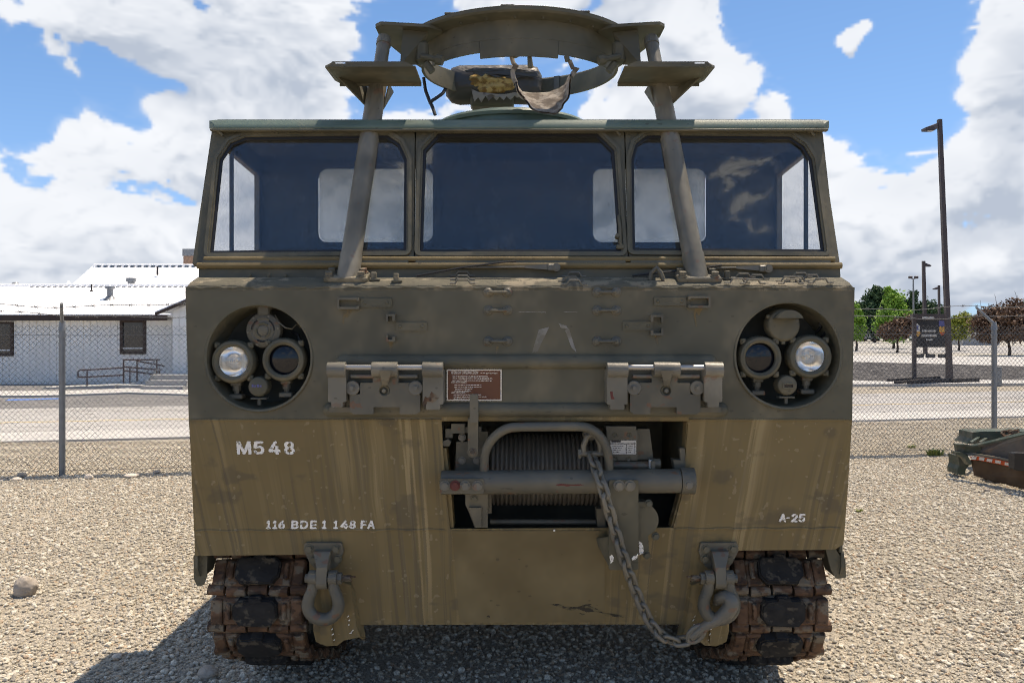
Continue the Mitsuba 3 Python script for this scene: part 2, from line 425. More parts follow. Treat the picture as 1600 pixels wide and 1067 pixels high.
def struct(key, mesh, m, smooth=False):
    scene[key] = ply(mesh, m, smooth); labels[key] = {'kind': 'structure'}


# ------------------------------------------------------------------ ground, road, paths


def tcoord(x, y):
    return y - .2 * x


def ground_z(x, y):
    t = np.clip((tcoord(x, y) - 11.5) / 10.5, 0, 1)
    return -.4 * t * t * (3 - 2 * t)


def sheet(xs, ts, lift, slope=.2):
    X, Tt = np.meshgrid(xs, ts, indexing='ij')
    Yv = Tt + slope * X
    v = np.stack([X, Yv, ground_z(X, Yv) + lift], -1).reshape(-1, 3)
    n = len(ts); i, j = np.meshgrid(np.arange(len(xs) - 1), np.arange(n - 1), indexing='ij')
    a = i * n + j
    f = np.stack([a, a + n, a + n + 1, a + 1], -1).reshape(-1, 4)
    return trimesh.Trimesh(v, np.vstack([f[:, [0, 1, 2]], f[:, [0, 2, 3]]]), process=False)


tg = np.concatenate([[-1500, -300, -60, -10, 11.5], np.linspace(11.5, 22, 22)[1:], [40, 80, 200, 700, 2500]])
struct('ground', sheet(np.array([-2500, -500, -100, -30, 0, 30, 100, 500, 2500.]), tg, 0.0, .2), 'gravel_ground', True)
lx = np.linspace(-60, 60, 25)
struct('pavement', sheet(lx, np.linspace(13.9, 15.9, 6), .035), 'concrete')
kerb = sheet(lx, [13.88, 13.9], .035); kerb.vertices[0::2, 2] -= .10
struct('pavement_edge', kerb, 'concrete')
struct('road', sheet(lx, np.linspace(15.9, 23.5, 14), .012), 'road')
struct('road_centre_line', sheet(lx, [19.55, 19.68], .018), 'yellow_line')
struct('car_park', sheet(np.linspace(-60, 4, 12), [23.5, 30, 60], .008, .2), 'asphalt')


def G(px, py):
    Y = (EYE + .4) * F / (py - CY)
    return np.array([(px - CX) / F * Y, Y])


def gpoly(key, pts, top, m, deep=.12):
    xy = Polygon([G(*p) for p in pts])
    struct(key, extrude(xy, mtx([0, 0, -.4 + top - deep], [1, 0, 0], [0, 1, 0], [0, 0, 1]), deep), m)


far = extrude(Polygon([(-900, 84), (900, 60), (900, 900), (-900, 900)]), mtx([0, 0, -.45], [1, 0, 0], [0, 1, 0], [0, 0, 1]), .054)
struct('far_field', far, 'far_ground')
gpoly('kerb_path', [(1320, 604.5), (1620, 603), (1620, 598), (1500, 597), (1400, 600), (1320, 598)], .10, 'concrete')
gpoly('dark_gravel_bed', [(1250, 599), (1400, 602), (1500, 599), (1700, 600), (1700, 576), (1335, 566.5), (1250, 566)], .05, 'dark_gravel')
gpoly('driveway', [(1200, 566), (1335, 566.2), (1700, 575.7), (1700, 559), (1335, 556), (1200, 556)], .03, 'concrete')
gpoly('parking_aisle', [(1250, 551), (1700, 553), (1700, 541.5), (1250, 540.5)], .02, 'road')
gpoly('tree_lawn', [(1250, 555.7), (1335, 555.7), (1700, 558.7), (1700, 553.4), (1250, 551.4)], .025, 'far_ground')
gpoly('entrance_walk', [(-260, 622), (60, 621), (200, 616), (300, 619), (330, 624), (330, 613), (200, 609), (110, 613), (-260, 615)], .06, 'concrete')
gpoly('blue_parking_line', [(8, 626.5), (95, 624), (95, 622.5), (12, 624.2)], .014, 'blue_line', .02)

# ------------------------------------------------------------------ the low white building on the left
YB, ZG = 30.0, -.4


def bx(px, Y=YB):
    return (px - CX) / F * Y


b = thing('white_building', 'long low white building with board walls and a bright white metal roof', 'building')
x_end = bx(270) + .02
ZE = 2.02
bw = 10.6 / F * YB
k = 0
wins = [(bx(-14), bx(21), 503, 556), (bx(188), bx(228), 501, 553)]
core = box(-30, x_end, YB + .03, YB + 7, ZG, ZE)
add(b, 'wall', core, 'siding', False)
x = bx(-60)
while x < x_end - .01:
    xa, xb = x, min(x + bw, x_end)
    hit = [w for w in wins if xa < w[1] + .03 and xb > w[0] - .03]
    if not hit:
        add(f'{b}__wall', 'panel', box(xa + .009, xb - .009, YB, YB + .032, ZG + .1, ZE - .02), 'siding', False)
    else:
        w = hit[0]
        zb, zt = EYE + (CY - w[3]) / F * YB, EYE + (CY - w[2]) / F * YB
        add(f'{b}__wall', 'panel', box(xa + .009, xb - .009, YB, YB + .032, ZG + .1, zb - .02), 'siding', False)
        for c, d in ((xa + .009, min(xb - .009, w[0] - .02)), (max(xa + .009, w[1] + .02), xb - .009)):
            if d - c > .02:
                add(f'{b}__wall', 'panel', box(c, d, YB, YB + .032, zb - .02, ZE - .02), 'siding', False)
    x += bw
for w in wins:
    zb, zt = EYE + (CY - w[3]) / F * YB, EYE + (CY - w[2]) / F * YB
    fr = front_prism(sbox(w[0], zb, w[1], zt).difference(sbox(w[0] + .10, zb + .10, w[1] - .10, zt - .07)), YB - .05, YB + .028)
    fw = add(b, 'window', fr, 'brown_trim', False)
    add(fw, 'pane', box(w[0] + .1, w[1] - .1, YB + .01, YB + .022, zb + .1, zt - .07), 'window_dark', False)
    add(fw, 'rail', box(w[0] + .1, w[1] - .1, YB - .02, YB + .008, zb + .19, zb + .225), 'white_metal', False)
RY = YB + 3.55
ZR = EYE + (CY - 449) / F * RY
y0r = YB - .35; z0r = ZE + .06
roof = front_prism(sbox(-30, 0, bx(300), .01), 0, .01)
dirn = np.array([0, RY - y0r, ZR - z0r]); ln = np.linalg.norm(dirn); dirn /= ln
nrm = np.array([0, -dirn[2], dirn[1]])
slab = extrude(sbox(-30, 0, bx(318), ln), mtx([0, y0r, z0r - .0], [1, 0, 0], dirn, nrm), .05)
back = extrude(sbox(-30, 0, bx(318), ln), mtx([0, 2 * RY - y0r, z0r], [1, 0, 0], dirn * [1, -1, 1], nrm * [1, -1, 1]), .05)
gable = side_prism([(YB + .03, ZE - .02), (2 * RY - YB, ZE - .02), (RY, ZR - .05)], bx(300), bx(300) + .1)
r_ = add(b, 'roof', cat(slab, back), 'white_metal', False)
for i in range(54):
    xa = bx(-40) + i * .232
    if xa > bx(318):
        break
    add(r_, 'panel', extrude(sbox(xa + .014, .012, xa + .218, ln - .02), mtx([0, y0r, z0r], [1, 0, 0], dirn, nrm), .056), 'white_metal', False)
    add(r_, 'rib', cyl(np.array([xa, y0r, z0r]) + nrm * .06 + dirn * .005, np.array([xa, y0r, z0r]) + nrm * .06 + dirn * (ln - .02), .016, n=6), 'white_metal', False)
    add(r_, 'ridge_closure', extrude(sbox(xa + .05, ln - .20, xa + .20, ln - .10), mtx([0, y0r, z0r], [1, 0, 0], dirn, nrm), .072), 'window_dark', False)
add(b, 'ridge_cap', cyl([-30, RY, ZR + .06], [bx(318), RY, ZR + .06], .075, n=8), 'white_metal', False)
add(b, 'fascia', box(-30, bx(268), y0r - .03, y0r - .002, z0r - .17, z0r + .025), 'brown_trim', False)
add(b, 'soffit', box(-30, bx(268), y0r, YB - .002, z0r - .16, z0r - .14), 'siding', False)


def roof_pt(px, py):
    # where the sight line meets the front roof slope
    r = np.array([(px - CX) / F, 1, (CY - py) / F]); o = np.array([0, 0, EYE]); q = np.array([0, y0r, z0r + .05])
    return o + r * (((q - o) @ nrm) / (r @ nrm))


q = roof_pt(172, 467)
v_ = add(b, 'vent_pipe', lathe(q - [0, 0, .05], [(.0, 0), (.11, 0), (.11, .42), (.18, .44), (.18, .52), (.0, .53)], 14, 'z'), 'galvanised')
add(v_, 'flashing', lathe(q, [(.26, -.06), (.12, .1)], 12, 'z'), 'galvanised')
q = roof_pt(143, 455)
add(b, 'vent_pipe', lathe(q, [(.10, -.02), (.03, .05), (.03, .28), (0, .28)], 10, 'z'), 'timber')
q = np.array([bx(24, 36), 36, 0])
add(b, 'roof_stack', lathe([q[0], 36, 3.0], [(0, 0), (.1, 0), (.1, .35), (.2, .38), (.2, .5), (.1, .62), (0, .62)], 12, 'z'), 'galvanised')
# gabled wing that comes forward at the right
wx0 = bx(270, 28.6); wx1 = bx(330, 28.6)
wz = EYE + (CY - 486) / F * 28.6
add(b, 'wing_wall', front_prism([(wx0, ZG), (wx1 + 2, ZG), (wx1 + 2, wz + 1.5), (wx0, wz)], 28.6, 30.8), 'siding', False)
for i in range(9):
    add(f'{b}__wing_wall', 'panel', box(wx0 + .24 * i + .009, wx0 + .24 * i + .231, 28.57, 28.597, ZG + .12, wz - .05), 'siding', False)
e0 = P(243, 493, 28.3); e1 = P(330, 456, 28.3)
ax_ = (e1 - e0) / np.linalg.norm(e1 - e0)
wr = extrude(sbox(0, 0, np.linalg.norm(e1 - e0) + 2, .10), mtx(e0, ax_, np.cross([0, 1, 0], ax_) * -1, [0, 1, 0]), .04)
add(b, 'wing_barge_board', wr, 'brown_trim', False)
wslab = extrude(sbox(-.03, 0, np.linalg.norm(e1 - e0) + 2, 5.0), mtx(e0 + [0, .045, .10], ax_, [0, 1, 0], np.cross(ax_, [0, 1, 0])), .05)
add(b, 'wing_roof', wslab, 'white_metal', False)
# railing, ramp, landing and steps in front
rp = thing('entrance_ramp', 'concrete ramp, landing and three steps with brown pipe handrails at the white building', 'ramp')
YR = 28.0


def rp_pt(px, py, Y=YR):
    return P(px, py, Y)


zs = lambda py, Y: EYE + (CY - py) / F * Y
add(rp, 'landing', box(bx(186, 27.6), bx(236, 27.6), 27.5, 28.55, ZG, zs(602, 27.5)), 'concrete', False)
for i in range(3):
    add(rp, 'step', box(bx(236, 27.6), bx(300, 27.6), 27.5 - .34 * (2 - i), 28.55, ZG, ZG + .17 * (i + 1) - .02), 'concrete', False)
slope = front_prism([(bx(75, YR), ZG), (bx(186, YR) - .003, ZG), (bx(186, YR) - .003, zs(602, 27.5) - .01), (bx(75, YR), ZG + .05)], 27.7, 28.5)
add(rp, 'slope', slope, 'concrete', False)


def rail(pts, Y=YR, r=.024, m='brown_steel', name='handrail'):
    pts = [p if len(p) == 3 else P(p[0], p[1], Y) for p in pts]
    add(rp, name, cat([cyl(a, c, r, n=8) for a, c in zip(pts[:-1], pts[1:])]), m)


rail([(122, 589), (122, 580), (126, 578), (136, 578), (192, 574.5)])
rail([(122, 589), (134, 589), (192, 586)])
for px, pb, pt in ((136, 611, 577), (193, 598, 562), (203, 598, 574), (214, 596, 563), (245, 598, 562), (249, 598, 575)):
    rail([(px, pb), (px, pt)], name='post')
rail([(192, 562), (250, 562)])
rail([(193, 573), (252, 578)])
rail([(193, 579), (256, 586)], 28.4)
rail([(215, 564), (257, 572)], 28.4)
rail([(227, 622), (227, 602), (243, 578), (250, 578)], 27.3, .022, 'galvanised')
rail([(229, 621), (243, 597), (252, 595)], 27.3, .022)
rail([(227, 586), (243, 562)], 27.3, .022, 'galvanised')

bb = thing('rear_building', 'taller building behind with a plain white sloping metal roof and a brick chimney', 'building')
Y2 = 44.0
z_r = EYE + (CY - 416) / F * Y2
x0_, x1_ = bx(66, 40), bx(144, Y2)
hv = np.array([[x0_, 39, 1.9], [-6, 39, 1.9], [-6, Y2, z_r], [x1_, Y2, z_r], [x0_, 49, 1.9], [-6, 49, 1.9]])
add(bb, 'roof', trimesh.Trimesh(hv, [[0, 1, 2], [0, 2, 3], [0, 3, 4], [4, 3, 2], [4, 2, 5], [0, 4, 5], [0, 5, 1], [1, 5, 2]], process=False), 'white_metal', False)
for i in range(30):
    xa = bx(110, 43.5) + i * .36
    if x1_ + .05 < xa < -6.2:
        add(f'{bb}__roof', 'rib', cyl([xa, 39 + .05, 1.93], [xa, Y2, z_r + .01], .015, n=6), 'white_metal', False)
        add(f'{bb}__roof', 'ridge_closure', box(xa + .10, xa + .30, Y2 - .1, Y2 - .03, z_r - .05, z_r + .02), 'window_dark', False)
add(bb, 'wall', box(x0_ + .3, -6.3, 39.3, 48.7, ZG, 1.88), 'siding', False)
add(bb, 'ridge_cap', cyl([x1_ + .1, Y2, z_r + .05], [-6.1, Y2, z_r + .05], .07, n=8), 'white_metal', False)
c0 = P(291, 416, 45.0)
ch = add(bb, 'chimney', box(c0[0], c0[0] + .9, 44.6, 45.4, 3, zs(401, 45)), 'chimney_brick', False)
add(ch, 'cap', box(c0[0] - .04, c0[0] + .94, 44.56, 45.44, zs(401, 45) + .002, zs(390, 45)), 'galvanised', False)
q = P(205, 441, 41.5)
add(bb, 'vent', lathe(q - [0, 0, .12], [(0, 0), (.17, 0), (.17, .14), (.24, .15), (.24, .33), (0, .34)], 14, 'z'), 'galvanised')
q = P(246, 424, 43)
add(bb, 'vent_pipe', cyl(q - [0, 0, .2], q + [0, 0, .25], .05, n=8), 'timber')
q = P(107, 442, 38.6)
add(bb, 'roof_stack', lathe(q - [0, 0, 1.2], [(.06, 0), (.06, 1.1), (.14, 1.12), (.02, 1.3)], 10, 'z'), 'white_metal')

# ------------------------------------------------------------------ chain link fence
fe = thing('chain_link_fence', 'galvanised chain link fence with angled arms and barbed wire along the gravel lot', 'fence')
FS = .1475


def fy(x):
    return 10.18 + FS * x


FH = 1.70
ux = np.array([1, FS, 0]) / math.hypot(1, FS); un = np.array([-FS, 1, 0]) / math.hypot(1, FS)


def fpt(x, z, out=0.0):
    return np.array([x, fy(x), z]) + un * out


posts = [-16.85, -13.92, -10.99, -8.06, -5.13, -2.2, .73, 3.66, 6.5, 9.4, 12.33, 15.26]
for i, x in enumerate(posts):
    p = add(fe, 'post', cyl(fpt(x, -.1), fpt(x, FH + .02), .034, n=14), 'galvanised')
    lean = (.07, 0) if x < 0 else (-.21, 0)
    tip = fpt(x, FH + .26, -.0) + ux * (.05 if x < 0 else -.19) + un * (-.16 if x < 0 else .1)
    add(p, 'barb_arm', cat(cyl(fpt(x, FH - .05), fpt(x, FH + .06), .042, .030, n=12), cyl(fpt(x, FH + .03), tip, .022, .016, n=8)), 'galvanised')
    add(p, 'clamp', cat(cyl(fpt(x, FH - .13), fpt(x, FH - .10), .04, n=12), cyl(fpt(x, FH - .20), fpt(x, FH - .18), .04, n=12)), 'galvanised')
h = .0315
xs = np.arange(-17.4, 15.8, h * math.cos(math.atan(FS)))
nz = int(FH / h) + 1
vs, fs, at = [], [], 0
wr_ = .0029
for i in range(len(xs) - 1):
    xx = np.where((np.arange(nz + 1) + i) % 2 == 0, xs[i], xs[i + 1])
    z = .01 + np.arange(nz + 1) * h
    wob = .006 * np.sin(i * 1.7)
    cpt = np.stack([xx, fy(xx), z + wob], 1)
    dd = np.diff(cpt, axis=0); dd = np.vstack([dd, dd[-1:]])
    tri = [un * wr_ * 1.2, (-.5 * un) * wr_ + np.array([0, 0, wr_]), (-.5 * un) * wr_ - np.array([0, 0, wr_])]
    v = np.stack([cpt + t for t in tri], 1).reshape(-1, 3)
    a = np.arange(nz)[:, None] * 3; s = np.arange(3)[None]; s2 = (s + 1) % 3
    qd = np.stack(np.broadcast_arrays(a + s, a + s2, a + 3 + s2, a + 3 + s), -1).reshape(-1, 4)
    vs.append(v); fs.append(np.vstack([qd[:, [0, 1, 2]], qd[:, [0, 2, 3]]]) + at); at += len(v)
key = add(fe, 'wire_mesh', trimesh.Trimesh(np.vstack(vs), np.vstack(fs), process=False), 'wire', True)
labels[key] = {'kind': 'stuff'}
for z in (FH - .10, .06):
    xx = np.linspace(-17.4, 15.7, 100)
    add(fe, 'tension_wire', tube([fpt(x, z + .004 * math.sin(3 * x), -.006) for x in xx], .0028, 5), 'wire')
for k, (u, sagp) in enumerate(((.45, .3), (.95, 1.7))):
    pts, barbs = [], []
    for x in np.linspace(-17.4, 15.7, 336):
        w = smoothstep_np = np.clip((x + 1) / 3, 0, 1)
        tip = fpt(x, FH + .03 + .23 * u) + ux * 0 + un * ((-.16 * (1 - w) + .1 * w) * u)
        tip = tip + [0, 0, .028 * math.sin(1.9 * x + sagp) + .012 * math.sin(5.3 * x + k)]
        pts.append(tip)
    add(fe, 'barbed_wire', cat(tube(pts, .0042, 5), [cyl(p + [.018, 0, .016], p - [.018, 0, .016], .0034, n=4) for p in pts[::2]], [cyl(p + [.018, .01, -.016], p - [.018, .01, -.016], .0034, n=4) for p in pts[::2]]), 'wire')

# ------------------------------------------------------------------ sign, lamp posts, trees, cars on the right
YP = 29.6


def taper_pole(a, c, w0, w1):
    d = (c - a) / np.linalg.norm(c - a); u, v = frame(d)
    u = np.array([1, 0, 0]) - d * d[0]; u /= np.linalg.norm(u); v = np.cross(d, u)
    pts = [a + s * u * w0 / 2 + t * v * w0 / 2 for s in (-1, 1) for t in (-1, 1)] + [c + s * u * w1 / 2 + t * v * w1 / 2 for s in (-1, 1) for t in (-1, 1)]
    return trimesh.convex.convex_hull(np.array(pts))


def lamp_post(label, base, top, Y, w, arm, hw):
    o = thing('lamp_post', label, 'lamp post', 'dark square lamp posts')
    a, c = P(*base, Y), P(*top, Y); a[2] = ZG
    add(o, 'pole', taper_pole(a, c, w, w * .8), 'bronze_pole', False)
    add(o, 'base_plate', box(a[0] - w, a[0] + w, Y - w, Y + w, ZG, ZG + .06), 'bronze_pole', False)
    d = np.sign(arm)
    x0 = c[0] + d * w * .35
    hd = np.array([[x0, Y - .05, c[2] - .12], [x0, Y + .05, c[2] - .12], [x0, Y - .05, c[2] - .3], [x0, Y + .05, c[2] - .3],
                   [x0 + arm * .5, Y - hw, c[2] - .24], [x0 + arm * .5, Y + hw, c[2] - .24], [x0 + arm, Y - hw, c[2] - .32], [x0 + arm, Y + hw, c[2] - .32],
                   [x0 + arm * .3, Y - hw, c[2] - .40], [x0 + arm * .3, Y + hw, c[2] - .40], [x0 + arm, Y - hw, c[2] - .40], [x0 + arm, Y + hw, c[2] - .40]])
    hk = add(o, 'lamp_head', trimesh.convex.convex_hull(hd), 'bronze_pole', False)
    xa, xb = sorted((x0 + arm * .35, x0 + arm * .95))
    add(hk, 'lens', box(xa, xb, Y - hw * .8, Y + hw * .8, c[2] - .42, c[2] - .402), 'window_dark', False)


lamp_post('tall dark square lamp post beside the black notice sign', (1484.5, 600), (1468, 187), YP, .165, -.52, .16)
lamp_post('mid height lamp post rising behind the black notice sign, head to the right', (1446, 560), (1443, 408), 62.0, .24, .42, .16)
lamp_post('small far lamp post just left of the tall one, head to the left', (1468, 548), (1467, 446), 84.0, .22, -.5, .16)
fm = thing('floodlight_mast', 'thin pale mast with two floodlights above the trees', 'floodlight mast')
a = P(1427.5, 540, 100.); c = P(1427, 436, 100.)
add(fm, 'pole', cyl(a, c, .13, .08, n=10), 'galvanised')
for s in (-1, 1):
    add(fm, 'floodlight', cat(box(c[0] + s * .35 - .2, c[0] + s * .35 + .2, 99.8, 100.2, c[2] + .05, c[2] + .35, .05), cyl(c, c + [s * .35, 0, .1], .05, n=6)), 'bronze_pole', False)

sg = thing('notice_sign', 'black notice board with white lettering on two dark posts over a gravel bed', 'sign')
YS = 30.6
for px in (1428.5, 1481):
    a = P(px, 604, YS); w = 5.6 / F * YS / 2
    add(sg, 'post', box(a[0] - w, a[0] + w, YS - w, YS + w, ZG, zs(491, YS), .015), 'bronze_pole', False)
xa, xb = bx(1431.8, YS), bx(1478, YS)
add(sg, 'board', box(xa, xb, YS - .05, YS + .05, zs(542.5, YS), zs(499.5, YS)), 'sign_face', False)
add(sg, 'header', box(bx(1424, YS), bx(1481, YS), YS - .115, YS + .09, zs(500.0, YS), zs(490.5, YS)), 'bronze_pole', False)


def bars(parent, rows, Y, m, name='lettering'):
    r = np.random.default_rng(3); ms = []
    for (x0, x1, y0, y1) in rows:
        x = x0
        while x < x1 - .4:
            w = r.uniform(.7, 2.1)
            w = min(w, x1 - x)
            hgt = r.uniform(.0, .35) * (y1 - y0)
            a, c = P(x, y1, Y), P(x + w * .8, y0 + hgt, Y)
            ms.append(box(a[0], c[0], Y - .006, Y + .006, a[2], c[2]))
            x += w
    add(parent, name, cat(ms), m, False)


bars(sg, [(1441, 1460, 494.3, 498)], YS - .12, 'plate_white')
bars(sg, [(1440.5, 1462.5, 515, 518.5), (1440, 1464, 522, 526), (1447, 1458, 529, 532)], YS - .056, 'plate_white')
em = add(sg, 'emblem', pxplate([(1429.5, 508), (1432.5, 505), (1437, 509), (1437.5, 518), (1430, 518)], thick=.012, Y=YS - .058), 'plate_white', False)
add(em, 'shield', pxplate([(1430, 518.3), (1437.8, 518.3), (1438, 522), (1434.5, 526.5), (1430.5, 522)], thick=.012, Y=YS - .058), 'gold', False)
add(em, 'device', pxplate([(1431.5, 510), (1435, 508.5), (1434, 512), (1436, 515), (1432, 516), (1433, 513)], thick=.012, Y=YS - .066), 'violet_blue', False)
em = add(sg, 'emblem', pxplate([(1467, 501), (1476, 501), (1476, 509.5), (1467, 509.5)], thick=.012, Y=YS - .058), 'violet_blue', False)
add(em, 'flame', pxplate([(1467.5, 510), (1470.5, 510), (1471.5, 513), (1473.5, 510), (1476.5, 510), (1476.5, 519), (1467.5, 519)], thick=.012, Y=YS - .058), 'gold', False)
add(em, 'flame', pxplate([(1468, 519.3), (1476, 519.3), (1474, 523), (1471, 524)], thick=.012, Y=YS - .058), 'orange_red', False)
for x0, x1 in ((1432.5, 1443.5), (1447, 1461.5), (1466, 1477.5)):
    pl = add(sg, 'name_plate', pxplate(pr(x0, 553, x1, 559), thick=.03, Y=YS - .02), 'sign_face', False)
    bars(pl, [(x0 + 2, x1 - 2, 555.2, 556.6)], YS - .024, 'galvanised')
add(sg, 'hanging_rail', cyl(P(1431, 555.5, YS), P(1479, 555.5, YS), .012, n=6), 'bronze_pole')
for i, (xa, ya, xb, yb) in enumerate(((1388, 600, 1467, 595), (1420, 604, 1486, 601.5), (1430, 602.5, 1455, 599), (1487, 602, 1528, 600.5), (1400, 603.8, 1440, 601))):
    a, c = G(xa, ya), G(xb, yb)
    d = np.array([c[0] - a[0], c[1] - a[1], 0]); L = np.linalg.norm(d); d /= L
    m = box(0, L, -.08, .08, 0, .14, .012)
    m.apply_transform(mtx([a[0], a[1], ZG + .05 + .05 * (i % 2)], d, np.cross([0, 0, 1], d), [0, 0, 1]))
    tk = thing('timber', ('weathered dark timber lying left of the sign posts', 'long dark timber lying under the sign', 'short dark timber lying between the sign posts', 'dark timber lying right of the tall lamp post', 'dark timber lying across the kerb left of the sign')[i], 'timber', 'dark timbers lying at the foot of the sign')
    scene[tk] = ply(m, 'timber', False)
ub = thing('utility_box', 'small grey utility post standing by the kerb behind the right fence post', 'utility box')
a = P(1559, 604, 29.0)
add(ub, 'body', box(a[0] - .10, a[0] + .10, 28.9, 29.1, ZG, zs(574, 29), .02), 'galvanised', False)
add(ub, 'lid', box(a[0] - .115, a[0] + .115, 28.885, 29.115, zs(574, 29) + .002, zs(572.5, 29), .01), 'galvanised', False)


def tree(label, px, base_py, Y, crown, leaf, n, size, seed, trunk=.14, group=None, bare=0):
    """crown: list of lobes (px, py, rx_px, ry_px)."""
    r = np.random.default_rng(seed)
    o = thing('tree', label, 'tree', group)
    s = Y / F
    ct = np.array([(c[0], c[1]) for c in crown], float)
    a = P(px, base_py, Y); a[2] = ZG
    fork = P(px, (base_py * .55 + ct[:, 1].max() * .45), Y)
    mid = P(ct[:, 0].mean(), ct[:, 1].mean(), Y)
    ms = [tube([a, (a + fork) / 2 + [.04, 0, 0], fork], [trunk, trunk * .8, trunk * .7], 8), tube([fork, (fork + mid) / 2, mid], [trunk * .7, trunk * .5, trunk * .2], 7)]
    for c in crown:
        for k in range(3):
            e = P(c[0] + r.uniform(-.6, .6) * c[2], c[1] + r.uniform(-.7, .4) * c[3], Y + r.uniform(-.5, .5) * c[2] * s)
            st = fork + (mid - fork) * r.uniform(.1, .7)
            ms.append(tube([st, (st + e) / 2 + [0, 0, .1], e], [trunk * .32, trunk * .2, trunk * .07], 5))
    for k in range(bare):
        c = crown[k % len(crown)]
        st = P(c[0] + r.uniform(-.5, .5) * c[2], c[1] - .5 * c[3], Y)
        e = st + [r.uniform(-.35, .35), r.uniform(-.3, .3), r.uniform(.7, 1.5)]
        ms.append(tube([st, (st + e) / 2 + [r.uniform(-.1, .1), 0, 0], e], [.03, .02, .01], 4))
    add(o, 'trunk', cat(ms), 'bark')
    area = sum(c[2] * c[3] for c in crown); ctr = []
    for c in crown:
        m = max(4, int(1.9 * n * c[2] * c[3] / area))
        nc = max(5, m // 38)
        d = r.normal(size=(nc, 3)); d /= np.linalg.norm(d, axis=1, keepdims=True)
        rad = r.uniform(.35, 1.0, nc) ** .6
        cc = P(c[0], c[1], Y)
        cl = cc + d * rad[:, None] * np.array([c[2] * s, c[2] * s * .8, c[3] * s])
        spread = .26 * min(c[2], c[3]) * s
        pick = r.integers(0, nc, m)
        ctr.append(cl[pick] + r.normal(size=(m, 3)) * spread * np.array([1, 1, .75]))
    ctr = np.vstack(ctr); m = len(ctr)
    u = r.normal(size=(m, 3)); u /= np.linalg.norm(u, axis=1, keepdims=True)
    w = np.cross(u, r.normal(size=(m, 3))); w /= np.linalg.norm(w, axis=1, keepdims=True)
    ls = .72 * size * r.uniform(.6, 1.3, (m, 1))
    v = np.stack([ctr - u * ls, ctr + w * ls * .5, ctr + u * ls, ctr - w * ls * .5], 1).reshape(-1, 3)
    i = np.arange(m)[:, None] * 4
    add(o, 'crown', trimesh.Trimesh(v, np.vstack([i + [0, 1, 2], i + [0, 2, 3]]), process=False), leaf, False)


tree('tall bright green poplar like tree in front of the dark trees', 1396, 541, 78, [(1396, 505, 22, 26), (1398, 478, 14, 24), (1391, 458, 7, 14), (1408, 492, 13, 15), (1384, 512, 13, 14)], 'leaf_bright', 5200, .22, 1, .14)
tree('bright green tree half hidden by the right edge of the truck', 1338, 541, 70, [(1336, 505, 12, 24), (1333, 485, 9, 14), (1342, 515, 9, 16)], 'leaf_bright', 2600, .2, 2, .12)
tree('broad dark evergreen behind the bright green tree, taller top left', 1366, 539, 108, [(1364, 500, 24, 24), (1370, 472, 17, 22), (1372, 458, 9, 10), (1350, 490, 14, 18)], 'leaf_dark', 5200, .3, 3, .25)
tree('dark green tree between the bright tree and the tall lamp post', 1440, 539, 112, [(1432, 500, 20, 22), (1450, 490, 18, 18), (1424, 470, 9, 16), (1464, 490, 11, 18), (1445, 510, 28, 16)], 'leaf_dark', 5600, .3, 4, .25)
tree('purple leaved tree low behind the left sign post', 1402, 548, 66, [(1402, 514, 22, 13), (1420, 507, 18, 12), (1388, 518, 16, 11), (1436, 500, 14, 8)], 'leaf_plum', 3600, .18, 5, .11)
tree('yellow green small tree right of the tall lamp post', 1498, 548, 71, [(1500, 513, 16, 17), (1503, 500, 11, 11), (1493, 520, 11, 11)], 'leaf_yellow', 2600, .18, 6, .10)
tree('wide purple leaved tree at the right edge with bare twigs', 1577, 557, 59, [(1572, 505, 34, 26), (1552, 498, 24, 20), (1592, 492, 26, 22), (1560, 520, 34, 16), (1608, 515, 30, 22), (1538, 510, 18, 17)], 'leaf_plum', 7600, .17, 7, .13, bare=8)
tree('dark tree far behind the right purple tree', 1516, 538, 120, [(1512, 512, 16, 15), (1530, 508, 15, 14)], 'leaf_dark', 2200, .3, 8, .2)
sh = thing('storage_shed', 'long low pale grey shed far away between the yellow green and purple trees', 'shed')
add(sh, 'wall', box(bx(1505, 92), bx(1562, 92), 92, 97, ZG, zs(526, 92)), 'car_grey', False)
add(sh, 'roof', side_prism([(91.7, zs(526, 92) + .005), (97.3, zs(526, 92) + .005), (94.5, zs(526, 92) + .5)], bx(1504, 92), bx(1563, 92)), 'galvanised', False)


def car(label, px, Y, m):
    o = thing('parked_car', label, 'car', 'cars parked in the far car park')
    cx = bx(px, Y)
    prof = [(-2.2, .35), (2.2, .35), (2.2, .8), (1.3, .92), (.7, 1.42), (-.9, 1.45), (-1.7, .98), (-2.2, .9)]
    low = side_prism([(Y + 2.2 - y, z * .98 + ZG) for y, z in [(-2.2, .35), (2.2, .35), (2.2, .8), (1.3, .94), (-1.7, .98), (-2.2, .9)]], cx - .88, cx + .88)
    cab_ = trimesh.convex.convex_hull(np.array([[cx + s * w, Y + 2.2 - y, ZG + z] for s in (-1, 1) for w, y, z in ((.84, 1.2, .94), (.66, .7, 1.42), (.66, -.9, 1.45), (.84, -1.65, .97))]))
    add(o, 'body', cat(low, cab_), m, False)
    ws = trimesh.convex.convex_hull(np.array([[cx + s * w, Y + 2.19 - y - .02 * k, ZG + z] for s in (-1, 1) for k in (0, 1) for w, y, z in ((.74, 1.17, .99), (.6, .76, 1.37))]))
    add(o, 'windscreen', ws, 'window_dark', False)
    for s in (-1, 1):
        add(o, 'headlight', box(cx + s * .78 - .14, cx + s * .78 + .09, Y - .012, Y + .05, ZG + .60, ZG + .76, .01), 'plate_white', False)
        for y in (.85, 3.5):
            add(o, 'wheel', cyl([cx + s * .9, Y + y, ZG + .32], [cx + s * .68, Y + y, ZG + .32], .32, n=14), 'tyre')


